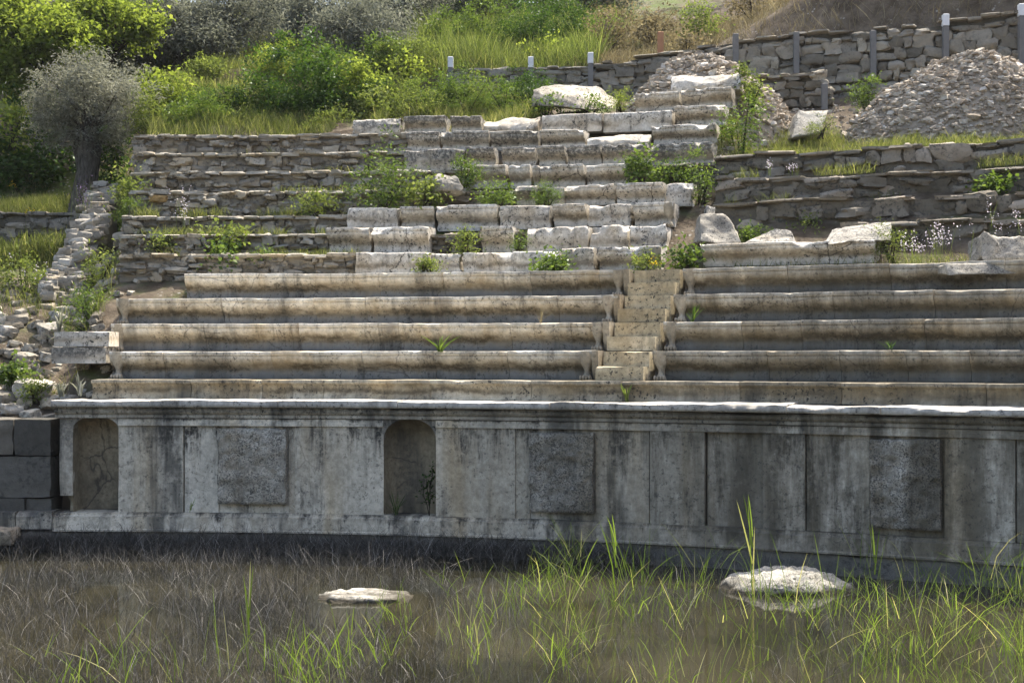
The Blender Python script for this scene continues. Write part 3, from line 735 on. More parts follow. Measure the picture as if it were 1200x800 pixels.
for (p, yt, yb, cap_, lb) in posts:
    R = WR - .06 if p != 966 else 37.66
    t = th_at(p, R); X, Y = CX + R * sin(t), CY + R * cos(t); w = .062
    zt, zb = z_at(yt, Y), z_at(yb, Y) - .15
    root = empty('post', (X, Y, zb), lb, 'post', 'posts along the dry-stone wall')
    def box(mb, z0, z1, w):
        V = []
        for z, k in ((z0, 1), (z0 + (z1 - z0) * .5, 1), (z1 - .012, 1), (z1, .8)):
            for (sx, sy) in ((-1, -1), (1, -1), (1, 1), (-1, 1)): V.append((X + sx * w * k * 1. , Y + sy * w * k, z))
        mb.add(V, grid_faces(4, 4) + [(0, 1, 2, 3), (12, 13, 14, 15)])
    mb = MB(); box(mb, zb, zt - (.26 if cap_ else 0), w); mb.build('shaft', M['post'], root, smooth=False)
    if cap_: mb = MB(); box(mb, zt - .258, zt, w + .004); mb.build('white_tip', M['cap'], root, smooth=False)
c = at(774, 55, 33.6)
mb = MB(); X, Y = c.x, c.y; box(mb, c.z - .3, z_at(38, 33.6), .07); tag(mb.build('stub_post', M['terracotta'], None, smooth=False, origin=c), 'short brown stub post on the bank above the small stone heap', 'post')

# ------------------------------------------------------------------ heaps of rubble
def mound(name, cx, cy, rx, ry, h, zb, ns, seed, label, sz=(.07, .2)):
    root = empty(name, (cx, cy, zb), label, 'stone heap')
    rs = np.random.default_rng(seed)
    def hz(u, v):   # u,v in unit disc
        r = np.hypot(u, v)
        return zb + h * np.clip(1 - r ** 2.5, 0, 1) * (1 + .16 * n2(u * 2.2, v * 2.2, seed)) + .05 * n2(u * 9, v * 9, seed + 1) - .06
    V = []; nr, na = 26, 64
    for a in range(nr):
        for b in range(na):
            r = 1.08 * a / (nr - 1); u, v = r * cos(2 * pi * b / na), r * sin(2 * pi * b / na)
            V.append((cx + u * rx, cy + v * ry, float(hz(np.array(u), np.array(v))) if r < 1 else zb - .3))
    mb = MB(); mb.add(V, grid_faces(nr, na), np.tile([.2, .3, 0], (len(V), 1))); mb.build('earth_core', M['mound'], root)
    mb = MB()
    for k in range(ns):
        r = sqrt(rs.uniform(0, 1)) ; a = rs.uniform(0, 2 * pi); u, v = r * cos(a), r * sin(a)
        s = sz[0] + (sz[1] - sz[0]) * rs.uniform() ** 3.2 * (2.2 if rs.random() < .012 else 1)
        stone(mb, (cx + u * rx, cy + v * ry, float(hz(np.array(u), np.array(v))) + s * .04), (s * rs.uniform(.9, 1.6), s, s * rs.uniform(.4, .75)), rz=rs.uniform(0, 6.3), tilt=(rs.uniform(-.35, .35), rs.uniform(-.5, .5)), k=2, e=.3, noise=.32, seed=int(rs.integers(9999)))
    o = mb.build('loose_stones', M['mound'], root, smooth=False); tag(o, kind='stuff')
    return root
mound('rubble_heap', at(1142, 165, 27.4).x, 27.5, 2.72, 2.0, 1.95, 6.72, 10000, 4, 'big rounded heap of excavated stones and earth at the upper right', (.03, .13))
mound('rubble_heap', at(828, 100, 29.0).x, 29.0, 2.1, 1.7, 2.1, 6.95, 4600, 8, 'smaller heap of loose brown-grey rubble behind the top marble blocks', (.035, .15))

# ------------------------------------------------------------------ fallen blocks and boulders
def wedge_block(name, mat, quad_front, depth, label, cat, Y, tilt=.0, rough=.02, seed=0, lean=0., chop=None):
    """quad_front: 4 px points (bl, br, tr, tl) of the camera-facing face at depth Y; lean pushes the top edge back"""
    n = 14; mb = MB(); q = [np.array(at(px, py, Y + (lean if j >= 2 else 0))) for j, (px, py) in enumerate(quad_front)]
    nrm = np.array([tilt, 1., 0]); V = []
    K = 24; T, Fc = TPL[24]
    u = (T[:, 0] + 1) / 2; v = (T[:, 2] + 1) / 2; w = (T[:, 1] + 1) / 2
    P = (q[0][None] * ((1 - u) * (1 - v))[:, None] + q[1][None] * (u * (1 - v))[:, None] + q[2][None] * (u * v)[:, None] + q[3][None] * ((1 - u) * v)[:, None])
    P = P + w[:, None] * depth * nrm[None]
    cen = P.mean(0)
    d = P - cen; rr = np.abs(T).copy(); rr.sort(axis=1)
    corner = np.clip((rr[:, 1] - .8) / .2, 0, 1)
    P = P - d * (corner * .07 * (1 + vnoise(P * 6, seed)))[:, None] * .7
    P = P + rough * np.stack([fbm(P * 3 + 3, seed, 4), fbm(P * 3 + 17, seed + 1, 4), fbm(P * 3 + 41, seed + 2, 4)], -1)
    A = np.stack([P[:, 0], v, w], -1)
    mb.add(P, Fc, A)
    return tag(mb.build(name, mat, None, origin=Vector(P.min(0))), label, cat)
def hull_block(name, mat, pts, label, cat, rough=.03, seed=0):
    bm = bmesh.new()
    for p in pts: bm.verts.new(at(*p))
    bmesh.ops.convex_hull(bm, input=bm.verts); bmesh.ops.triangulate(bm, faces=bm.faces)
    bmesh.ops.subdivide_edges(bm, edges=bm.edges, cuts=9, use_grid_fill=True)
    V = np.array([tuple(v.co) for v in bm.verts]); bm.verts.index_update()
    Fc = [tuple(v.index for v in f.verts) for f in bm.faces]; bm.free()
    V = V + rough * np.stack([fbm(V * 2.6, seed, 5), fbm(V * 2.6 + 17, seed + 1, 5), fbm(V * 2.6 + 41, seed + 2, 5)], -1)
    mb = MB(); mb.add(V, Fc, np.stack([V[:, 0], V[:, 2] * 0 + .5, V[:, 1]], -1))
    return tag(mb.build(name, mat, None, origin=Vector(V.min(0))), label, cat)
# big tilted slab behind the top tier
hull_block('tilted_slab', M['old'], [(621, 124, 28.1), (692, 126, 27.9), (678, 111, 28.3), (622, 107, 28.3), (650, 100, 28.9), (698, 103, 29.2), (724, 116, 29.2), (717, 128, 28.2), (640, 112, 29.6)], 'big tilted grey-white slab lying on the top edge above the thirteenth tier', 'stone slab', .05, 1)
wedge_block('fallen_block', M['fallen'], [(926, 161), (962, 158), (972, 127), (936, 129)], .8, 'square cream block leaning on the grass between the two stone heaps', 'stone block', 27.2, lean=.45, rough=.025, seed=2)
wedge_block('fallen_block', M['fallen'], [(818, 284), (872, 286), (852, 249), (820, 249)], .6, 'upright wedge-shaped pale block leaning at the top of the stairway', 'stone block', 21.6, lean=.35, rough=.04, seed=3)
wedge_block('fallen_block', M['old'], [(825, 262), (866, 262), (862, 244), (828, 240)], .35, 'grey weathered block half hidden behind the upright wedge block', 'stone block', 22.8, lean=.2, rough=.04, seed=4)
wedge_block('fallen_block', M['old'], [(873, 285), (934, 284), (925, 271), (908, 267)], .5, 'low grey gabled stone behind the long seat block', 'stone block', 21.6, lean=.2, rough=.03, seed=5)
wedge_block('fallen_block', M['fallen'], [(972, 284), (1046, 284), (1044, 262), (988, 266)], .6, 'bright cream flat block behind the right end of the long seat block', 'stone block', 20.3, lean=.5, rough=.03, seed=6)
wedge_block('fallen_block', M['fallen'], [(1150, 304), (1228, 308), (1225, 275), (1153, 275)], .7, 'white cracked block at the right edge among pale flowers', 'stone block', 19.2, lean=.15, rough=.05, seed=7)
wedge_block('boulder', M['fallen'], [(502, 226), (540, 224), (532, 205), (512, 202)], .4, 'white angular boulder sitting among the herbs of the ninth tier', 'boulder', 24.0, lean=.15, rough=.07, seed=8)
wedge_block('broken_fragment', M['fallen'], [(1110, 321), (1225, 320), (1225, 308), (1108, 310)], .5, 'white broken marble fragment along the edge of the fifth seat row at right', 'marble fragment', 18.75, lean=.1, rough=.03, seed=9)
wedge_block('white_stone', M['fallen'], [(1052, 145), (1063, 145), (1062, 140), (1053, 140)], .15, 'small bright white stone on the big stone heap', 'stone', 26.95, rough=.02, seed=10)
# stones standing in the pond
def pond_stone(px, py, wpx, hpx, Y, label, seed, flat=False):
    c = at(px, py, Y); w = wpx / F * Y; h = hpx / F * Y
    K = TPL[24]; mb = MB(); T, Fc = K
    ln = np.linalg.norm(T, axis=1, keepdims=True); P = T * .25 + T / ln * .85
    if not flat:
        P[:, 0] = P[:, 0] + .16 * P[:, 2] * (P[:, 0] < 0) ; 
    P = P * np.array([w / 2, w * .30, h * .55])
    P[:, 2] -= np.clip(np.abs(P[:, 0]) / (w / 2), 0, 1) ** 1.6 * h * .45
    P = P + .05 * np.stack([fbm(P * 4, seed), fbm(P * 4 + 9, seed), fbm(P * 5 + 23, seed, 4)], -1); P[:, 2] = np.where(P[:, 2] > 0, P[:, 2] + .05 * np.round(2.5 * vnoise(P * np.array([3., 3, 1]) + 7, seed)) / 2.5 * np.clip(P[:, 2] / .1, 0, 1), P[:, 2]); P = P + .012 * np.stack([fbm(P * 18, seed), fbm(P * 18 + 9, seed), fbm(P * 18 + 23, seed, 3)], -1)
    if flat: P[:, 2] = np.minimum(P[:, 2], h * .28 + .1 * P[:, 0] * 0 + .03 * fbm(P * 2, 3)); P[:, 2] += -.10 * P[:, 0] * h
    mb.add(P + np.array([c.x, Y, .0]), Fc, np.stack([P[:, 0], P[:, 2], P[:, 1]], -1))
    return tag(mb.build('pond_stone', M['pondstone'], None, origin=Vector((c.x, Y, -.2))), label, 'stone')
pond_stone(915, 688, 180, 34, 15.75, 'large pale pointed stone rising from the pond at right among the reeds', 3)
pond_stone(431, 700, 104, 18, 15.0, 'flat grey-white stone slab lying in the pond at centre left', 5, True)

# ------------------------------------------------------------------ left flank
# dark ashlar blocks beside the podium
def ashlar():
    root = empty('ashlar_wall', (-6.9, 19.2, -.2), 'dark mossy wall of big squared blocks beside the left end of the podium', 'stone wall')
    rs = random.Random(4); z = .0
    for (z0, z1) in ((.26, .70), (.70, 1.28), (1.28, 1.79)):
        x = -9.6 - rs.random() * .4
        while x < -6.38:
            w = rs.uniform(.45, .95); x1 = min(x + w, -6.36)
            if x1 - x > .12:
                mb = MB(); stone(mb, ((x + x1) / 2, 19.12 + rs.uniform(0, .06), (z0 + z1) / 2), (x1 - x - .012, .62, z1 - z0 - .01), k=10, e=.06, noise=.05, seed=rs.randrange(999), freq=2.)
                mb.build('squared_block', M['ashlar'], root)
            x = x1
    return root
ashlar()
R = PR - .03
for k, (a, b, pt, pb, lb) in enumerate(((-60, 20, 600, 618, 'pale weathered plinth block at the left edge of the pond'), (20, 63.5, 599, 619, 'pale plinth block in front of the dark squared blocks'))):
    t0_, t1_ = th_at(a, R), th_at(b, R); Y = CY + R * cos(t0_)
    mb = MB(); sweep(mb, R, t0_, t1_ - .0003, rect(-.07, .3, z_at(pb, Y), z_at(pt, Y), 5, 7), seg=.04, rough=.02, chip=.08, seed=k, endrough=.02)
    tag(mb.build('plinth_block', M['cornice'], None, origin=Vector(pol(R, t0_, .26))), lb, 'marble block')
mb = MB(); stone(mb, tuple(at(4, 628, 18.5)), (.35, .4, .22), k=6, seed=3, noise=.2)
tag(mb.build('waterside_stone', M['pale'], None, origin=at(4, 634, 18.5)), 'small pale stone at the left water edge under the plinth', 'stone')
# sloping end wall of pale rubble (its crest climbs back beside the tree)
ridge = [(66, 345, 23.6), (75, 318, 24.3), (86, 290, 25.2), (97, 262, 26.3), (106, 238, 27.4), (116, 214, 28.6)]
rd = [at(*q) for q in ridge]
mb = MB(); rs = random.Random(8)
for k in range(150):
    t = rs.random() * (len(rd) - 1); i = int(t); p = rd[i].lerp(rd[i + 1], t - i)
    off = rs.uniform(-.05, .36)
    s = rs.uniform(.12, .28)
    stone(mb, (p.x + off, p.y + rs.uniform(-.15, .15), p.z - .06 - abs(off) * .12), (s * 1.4, s, s * .6), rz=rs.uniform(-.5, .5), tilt=(rs.uniform(-.25, .25), rs.uniform(-.25, .25)), k=3, e=.4, noise=.22, seed=k)
for k in range(330):      # outer face down to the lower terrace
    t = rs.random() * (len(rd) - 1); i = int(t); p = rd[i].lerp(rd[i + 1], t - i); g_ = 3.9 if p.y < 25 else 4.3
    h = rs.random(); s = rs.uniform(.11, .26)
    stone(mb, (p.x - .12 + rs.uniform(-.05, .05), p.y + rs.uniform(-.2, .2), g_ + (p.z - g_ - .1) * h), (s, s * 1.4, s * .7), rz=rs.uniform(-.2, .2), k=3, e=.4, noise=.2, seed=k + 200)
V = []
for p in rd: V += [(p.x - .1, p.y, 3.6), (p.x - .1, p.y, p.z - .1), (p.x + .38, p.y, p.z - .16), (p.x + .38, p.y, 3.4)]
mb.add(V, grid_faces(len(rd), 4) + [(0, 1, 2, 3), (20, 21, 22, 23)], np.tile([.2, .2, 0], (len(V), 1)))
tag(mb.build('end_wall', M['pale'], None, origin=rd[0]), 'sloping rubble end wall of pale stones climbing toward the grey olive tree', 'stone wall')
# rubble terrace wall far left
rubble_wall('low_rubble_wall', M['rubble_dark'], lambda s: (-13.5 + 4.6 * s, 28.85), lambda s: 5.68, lambda s: 4.2, 'shaded low rubble wall under the grass strip at the far left', 'stone wall', size=.3, seed=91)
# individual stones on the left slope
spots = [(20, 352, 22.6, 26), (60, 375, 22.3, 30), (10, 378, 22.3, 24), (38, 392, 21.9, 26), (70, 352, 22.8, 24), (95, 396, 21.6, 16), (32, 402, 21.6, 28), (15, 396, 21.7, 22), (58, 405, 21.5, 22), (8, 420, 21.1, 26), (40, 427, 20.8, 20),
         (20, 432, 20.7, 34), (70, 395, 21.8, 18), (5, 452, 20.2, 38), (40, 448, 20.3, 46), (58, 457, 20., 24), (82, 458, 19.9, 22), (14, 470, 19.8, 26), (36, 474, 19.7, 24), (62, 478, 19.6, 26), (100, 352, 23.0, 24), (125, 338, 23.2, 30), (82, 346, 23.2, 22), (145, 322, 23.4, 30), (112, 318, 24., 24), (175, 318, 23.2, 28), (205, 316, 23.1, 26), (130, 305, 24.2, 24), (98, 300, 24.6, 22), (97, 381, 22.2, 12)]
look = ['rounded grey', 'flat pale', 'rough brown-grey', 'angular pale']
for k, (px, py, Y, w) in enumerate(spots):
    c = at(px, py, Y); gz = float(height(c.x, c.y))
    s = w / F * Y; z = gz + s * .12 if px < 90 else c.z
    single_stone('fieldstone', M['pale' if k % 3 else 'rubble'], (c.x, c.y, z), (s * .95, s * .75, s * .5), 'loose fieldstone on the rocky slope at the left between grass tufts', 'stone', rz=random.uniform(0, 3), tilt=(random.uniform(-.3, .3), random.uniform(-.3, .3)), k=6, e=.45, noise=.22, seed=k * 3, group='loose fieldstones on the left slope')
mb = MB()
for k in range(420):
    y = rng.uniform(19.7, 24.5); x = rng.uniform(-9.6, -5.9 - (y - 18.8) * .06); s = rng.uniform(.05, .2)
    if y > 21.5 and x > -6.9 and rng.random() < .5: continue
    stone(mb, (x, y, float(height(x, y)) + s * .08), (s * 1.3, s, s * .7), rz=rng.uniform(0, 6), tilt=(rng.uniform(-.4, .4), rng.uniform(-.4, .4)), k=2, e=.35, noise=.28, seed=k)
tag(mb.build('scree_gravel', M['rubble'], None), 'small loose stones scattered over the left slope', 'gravel', kind='stuff')
# ochre stone set in the rubble
c = at(186, 233, 24.83); single_stone('ochre_stone', M['ochre'], tuple(c), (.36, .13, .12), 'orange-ochre stone set in the rubble of the ninth tier at left', 'stone', k=6, seed=2, e=.75, noise=.25)
# ------------------------------------------------------------------ vegetation
def unit(n, r):
    v = r.normal(size=(n, 3)); return v / np.linalg.norm(v, axis=1, keepdims=True)
def leaf_quads(P, size, r, asp=.5, up=.3, jit=.35):
    n = len(P)
    a = unit(n, r); a[:, 2] -= .15
    nn = unit(n, r); nn[:, 2] = np.abs(nn[:, 2]) + up
    a = a - nn * np.sum(a * nn, 1, keepdims=True) / np.sum(nn * nn, 1, keepdims=True)
    a /= np.linalg.norm(a, axis=1, keepdims=True) + 1e-9
    nn /= np.linalg.norm(nn, axis=1, keepdims=True)
    b = np.cross(a, nn)
    L = size * r.uniform(1 - jit, 1 + jit, (n, 1)); W = L * asp * .5
    fold = nn * L * .12
    return np.stack([P, P + a * L * .45 + b * W + fold, P + a * L, P + a * L * .45 - b * W + fold], 1)
def crown_pts(c, rad, K, per, cr, seed, lobes=.5, inner=.3):
    """clumps of leaf positions filling an uneven crown"""
    r = np.random.default_rng(seed)
    d = unit(K, r); rr = (inner + (1 - inner) * r.uniform(size=K) ** .5)
    lob = 1 + lobes * fbm(d * 1.7 + seed, seed, 3)
    C_ = np.array(c) + d * rr[:, None] * lob[:, None] * np.array(rad)
    n = np.maximum(3, (per * r.uniform(.35, 1.65, K)).astype(int))
    idx = np.repeat(np.arange(K), n)
    P = C_[idx] + r.normal(size=(len(idx), 3)) * (cr * r.uniform(.6, 1.3, K))[idx][:, None] * np.array([1, 1, .75])
    sh = np.clip(r.uniform(0, 1, K)[idx] * .45 + r.uniform(0, 1, len(idx)) * .6, 0, 1)
    return P, sh, C_
def foliage(name, mat, specs, size, parent, seed, asp=.5, up=.3):
    Ps, Ss, Cs = [], [], []
    for k, (c, rad, K, per, cr) in enumerate(specs):
        P, S, C_ = crown_pts(c, rad, K, per, cr, seed + k * 13); Ps.append(P); Ss.append(S); Cs.append(C_)
    P = np.concatenate(Ps); S = np.concatenate(Ss)
    V = leaf_quads(P, size, np.random.default_rng(seed + 99), asp, up)
    return leaf_mesh(name, mat, V, S, parent), np.concatenate(Cs)
def tree(label, base, trunk, rad, specs, mat, size, seed, asp=.35, barkm='bark', cat='tree', group=None, name='tree', limbs=14, lr=.035):
    root = empty(name, base, label, cat, group)
    o, Cs = foliage('crown', M[mat], specs, size, root, seed, asp)
    mb = MB(); rs = random.Random(seed)
    pts = [Vector(base) + Vector(t) for t in trunk]
    tube(mb, pts, rad, 12, rough=.25)
    top = pts[-1]
    sel = [Vector(Cs[i]) for i in np.random.default_rng(seed).choice(len(Cs), min(limbs, len(Cs)), replace=False)]
    for q in sel:
        s = pts[-1].lerp(pts[-2], rs.uniform(0, .7)); m = s.lerp(q, .5) + Vector((rs.uniform(-.15, .15), rs.uniform(-.15, .15), rs.uniform(0, .25)))
        tube(mb, [s, s.lerp(m, .5) + Vector((rs.uniform(-.06, .06), 0, .05)), m, q], [lr * 1.6, lr * 1.2, lr * .8, lr * .25], 6)
    mb.build('trunk', M[barkm], root)
    return root
def shrub(label, px, pyb, w, h, Y, mat, size, seed, dens=1., cat='shrub', group=None, name='shrub', asp=.55, base=None, lob=.3):
    """shrub whose foot stands at photo pixel (px, pyb) at distance Y, w x h photo pixels"""
    k = Y / F; b = at(px, pyb, Y); W = w * k / 2 * .86; H = h * k * .95
    root = empty(name, b, label, cat, group)
    area = W * H
    K = int(max(8, 46 * dens * (W * H / (size * 14) ** 2) ** .7)); per = 46 * dens
    sp = [((b.x, b.y, b.z + H * .5), (W, W * .8, H * .52), K, per, size * 1.6), ((b.x, b.y, b.z + H * .3), (W * .9, W * .7, H * .33), K // 2, per, size * 1.9)]
    o, Cs = foliage('foliage', M[mat], sp, size, root, seed, asp)
    mb = MB(); rs = random.Random(seed)
    for i in range(7):
        q = Vector(Cs[rs.randrange(len(Cs))]); s = b + Vector((rs.uniform(-.08, .08), rs.uniform(-.05, .05), -.08))
        tube(mb, [s, s.lerp(q, .5) + Vector((0, 0, .05)), q], [.014, .01, .004], 5)
    mb.build('stems', M['bark_dark'], root)
    return root
def blade_quads(B, h, w, seed, lean=.35, curl=.5):
    r = np.random.default_rng(seed); n = len(B)
    az = r.uniform(0, 2 * pi, n); d = np.stack([np.cos(az), np.sin(az), 0 * az], 1)
    fa = r.uniform(0, 2 * pi, n); s = np.stack([np.cos(fa), np.sin(fa), 0 * fa], 1)
    l = (np.abs(r.normal(size=n)) * lean)[:, None]; cu = (np.abs(r.normal(size=n)) * curl)[:, None]
    h = np.asarray(h)[:, None] * np.ones((n, 1)); w = np.asarray(w).reshape(-1, 1) * np.ones((n, 1)) / 2
    up = np.array([0, 0, 1.])
    def p(t): return B + up * h * (t - .3 * np.minimum(cu, 1.6) * t * t * .8) + d * h * (l * t + cu * .5 * t * t)
    a, b, c, e = p(0.), p(.4), p(.75), p(1.)
    q1 = np.stack([a - s * w, a + s * w, b + s * w, b - s * w], 1)
    q2 = np.stack([b - s * w, b + s * w, c + s * w * .8, c - s * w * .8], 1)
    q3 = np.stack([c - s * w * .8, c + s * w * .8, e + s * w * .08, e - s * w * .08], 1)
    V = np.concatenate([q1, q2, q3], 0)
    return V, n
def blades(name, mat, B, h, w, seed, lean=.35, curl=.5, parent=None, label=None, cat=None, kind=None, group=None, origin=None):
    V, n = blade_quads(B, h, w, seed, lean, curl)
    R_ = np.tile(np.random.default_rng(seed + 1).uniform(0, 1, n), 3)
    o = leaf_mesh(name, M[mat], V, R_, parent, origin=origin)
    return tag(o, label, cat, group, kind)
def patch_mask(x, y, sc, seed, thr):
    return n2(x * sc, y * sc, seed, 3) > thr
def on_ground(x, y): return np.stack([x, y, height(x, y)], 1)

# --- grass (stuff)
r = np.random.default_rng(3)
def polar_patch(R0, R1, p0, p1, n, sc=.8, thr=-.1, seed=1):
    t0, t1 = th_at(p0, (R0 + R1) / 2), th_at(p1, (R0 + R1) / 2)
    R_ = r.uniform(R0, R1, n); t = r.uniform(t0, t1, n); x, y = CX + R_ * np.sin(t), CY + R_ * np.cos(t)
    m = patch_mask(x, y, sc, seed, thr); return x[m], y[m]
# meadow behind the wall, tall and green in the middle, dry to the right
x, y = polar_patch(39.2, 52, 60, 700, 90000, .5, -.5, 2); B = on_ground(x, y)
blades('meadow_grass', 'grass', B, r.uniform(.12, .5, len(B)) * (1 + .5 * n2(x * .7, y * .7, 21)), .009, 5, .4, .7, label='tall green meadow grass on the hill behind the wall', cat='grass', kind='stuff')
x, y = polar_patch(39.4, 47, 480, 720, 16000, .5, -.1, 9); B = on_ground(x, y)
blades('tall_green_weeds', 'herb', B, r.uniform(.3, .9, len(B)) * (1 + .5 * n2(x * .8, y * .8, 22)), .014, 6, .3, .5, label='tall dark green weeds above the white-tipped posts', cat='weeds', kind='stuff')
x, y = polar_patch(39.2, 48, 690, 1250, 40000, .6, -.25, 4); m = (np.arctan2(x - CX, y - CY) < .27) | (r.uniform(size=len(x)) < .35); x, y = x[m], y[m]; B = on_ground(x, y)
blades('dry_hill_grass', 'drygrass', B, r.uniform(.12, .5, len(B)), .010, 7, .5, .8, label='dry brownish grass on the steep bank at the upper right', cat='grass', kind='stuff')
# strip behind the top tier and around the heaps
x, y = polar_patch(33.1, 38.6, 150, 640, 44000, .7, -.4, 6); m = ~((np.hypot(x - CX, y - CY) > 35.5) & (np.hypot(x - CX, y - CY) < 36.15) & (n2(x * .6, y * 0, 51) > .3)); x, y = x[m], y[m]; B = on_ground(x, y)
blades('herb_grass', 'grass', B, r.uniform(.1, .4, len(B)) * (1 + .5 * n2(x * 1.1, y * 1.1, 23)), .009, 8, .35, .5, label='green grass and herbs on the level behind the top tiers', cat='grass', kind='stuff')
x, y = polar_patch(31.2, 35.5, 840, 1260, 30000, 1.1, -.12, 7); B = on_ground(x, y)
blades('heap_grass', 'grass', B, r.uniform(.05, .26, len(B)) * (1 + .5 * n2(x * 1.3, y * 1.3, 24)), .008, 9, .4, .6, label='patchy grass at the foot of the stone heaps', cat='grass', kind='stuff')
# ledges of the rubble tiers
Bs = []
for (i, a, b, n, thr) in ((6, 140, 412, 2600, -.1), (7, 145, 390, 2200, -.05), (8, 150, 400, 2600, .0), (9, 155, 440, 2000, .05), (10, 158, 470, 700, .25), (11, 158, 460, 350, .3)):
    R_ = RR(i) + .12 + r.uniform(.12, .66, n); t = r.uniform(th_at(a, RR(i)), th_at(b, RR(i)), n); x, y = CX + R_ * np.sin(t), CY + R_ * np.cos(t)
    Ym = y.mean(); z = np.full(n, TOPZ[i] - .08); m = patch_mask(x, y, 1.2, i, thr + .1 - .25 * np.clip((x + 4.5) / 2, -1, 1)); Bs.append(np.stack([x, y, z], 1)[m])
for (i, R0, zz, n, thr) in ((9, RR(9) + .25, 5.72, 3200, -.05), (10, RR(10) + .3, 6.12, 3600, -.2), (7, RR(8) + .3, 5.2, 1300, .2)):
    R_ = R0 + r.uniform(.2, .75, n); t = r.uniform(th_at(845, R0), th_at(1300, R0), n); x, y = CX + R_ * np.sin(t), CY + R_ * np.cos(t)
    m = patch_mask(x, y, 1.1, i + 4, thr); Bs.append(np.stack([x, y, np.full(n, zz)], 1)[m])
# ground at the right behind the fifth row
n = 5200; R_ = r.uniform(RR(6) - .1, RR(6) + 1.35, n); t = r.uniform(th_at(830, 27.9), th_at(1300, 27.9), n); x, y = CX + R_ * np.sin(t), CY + R_ * np.cos(t)
m = patch_mask(x, y, 1.0, 3, -.25); Bs.append(np.stack([x, y, np.full(n, 3.92) + (R_ - RR(6)) * .18], 1)[m])
B = np.concatenate(Bs)
blades('ledge_grass', 'grass', B, r.uniform(.04, .25, len(B)), .008, 12, .35, .6, label='short grass growing on the ledges of the rubble tiers', cat='grass', kind='stuff')
# left flank
x = r.uniform(-14, -6.2, 30000); y = r.uniform(20.2, 33, 30000); m = patch_mask(x, y, .9, 8, -.1) & (x < -6.2 - (y - 19) * .1); B = on_ground(x[m], y[m])
blades('slope_grass', 'grass', B, r.uniform(.06, .34, len(B)), .009, 13, .35, .6, label='green and straw grass on the left slope and terrace', cat='grass', kind='stuff')
x = r.uniform(-13, -9.0, 9000); y = r.uniform(28.9, 31, 9000); B = on_ground(x, y)
blades('terrace_grass', 'grass', B, r.uniform(.1, .4, len(B)), .009, 14, .3, .5, label='bright grass strip on top of the low rubble wall at far left', cat='grass', kind='stuff')

# --- trees
k = 29 / F
b = at(100, 243, 29.2)
tree('grey-leaved pruned olive tree with thick short trunk beside the end wall', b, [(-.05, 0, -.35), (-.02, 0, .3), (.05, 0, .8), (.06, 0, 1.3), (.05, 0, 1.65)], [.36, .27, .25, .30, .16],
     [((at(68, 118, 29.2)), (.72, .8, .62), 70, 60, .14), ((at(136, 120, 29.2)), (.68, .8, .62), 66, 60, .14), ((at(104, 92, 29.2)), (.85, .8, .62), 80, 56, .13), ((at(70, 150, 29.1)), (.55, .6, .42), 34, 60, .12), ((at(136, 152, 29.1)), (.5, .6, .4), 32, 60, .12), ((at(103, 165, 29.0)), (.42, .5, .3), 18, 55, .11), ((at(100, 108, 29.2)), (1.4, 1.1, 1.12), 90, 20, .085)], 'olive', .08, 21, .26, name='olive_tree', limbs=40, lr=.03)
b = at(40, 240, 32.5)
tree('bright yellow-green tree spreading into the upper left corner', b, [(0, 0, 0), (.2, 0, 1.6), (.1, 0, 3.0), (-.1, 0, 3.6)], [.2, .16, .13, .08],
     [((at(40, 50, 32.5)), (1.35, 1.1, .95), 120, 46, .19), ((at(0, 20, 32.5)), (1.1, 1., .8), 70, 46, .19), ((at(75, 45, 32.)), (.75, .7, .5), 50, 42, .16), ((at(20, 92, 32.5)), (.9, .8, .4), 46, 46, .17)], 'bright', .13, 31, .62, barkm='bark_dark', limbs=18)
b = at(110, 240, 33.6)
tree('bright slender tree behind the grey olive, its sprays reaching right', b, [(0, 0, 0), (.1, 0, 2.), (.3, 0, 3.2), (.6, 0, 4.)], [.12, .1, .08, .05],
     [((at(140, 25, 33.6)), (1.0, .9, .65), 66, 40, .16), ((at(172, 35, 33.4)), (.55, .5, .35), 26, 38, .14), ((at(110, 5, 33.6)), (.7, .6, .5), 36, 40, .16)], 'bright', .12, 41, .62, barkm='bark_dark', limbs=14)
shrub('dark green bush in deep shade behind the grassy strip at left', 35, 246, 130, 130, 31.6, 'deep', .12, 51, 1.25)
shrub('dark bush behind the olive trunk', 128, 225, 60, 95, 31.2, 'deep', .11, 52, 1.1)
shrub('low bright green sapling under the left tree', 14, 172, 46, 50, 31.0, 'bright', .11, 53, .8)
shrub('bright bush right of the grey olive above the rubble tiers', 186, 160, 92, 88, 30.6, 'bright', .12, 54, 1.05)
shrub('small bright sapling in front of the dark earth hollow', 272, 158, 44, 48, 30.2, 'bright', .10, 55, .7)
shrub('dense dark green bush above the left tiers', 350, 156, 136, 104, 29.9, 'deep', .085, 56, 1.5)
shrub('rounded green bush left of the yellow-green one', 416, 146, 66, 84, 30.2, 'bright', .09, 57, 1.1)
shrub('yellow-green bush beside the end of the dry-stone wall', 470, 122, 100, 62, 33.8, 'bright', .11, 58, .9)
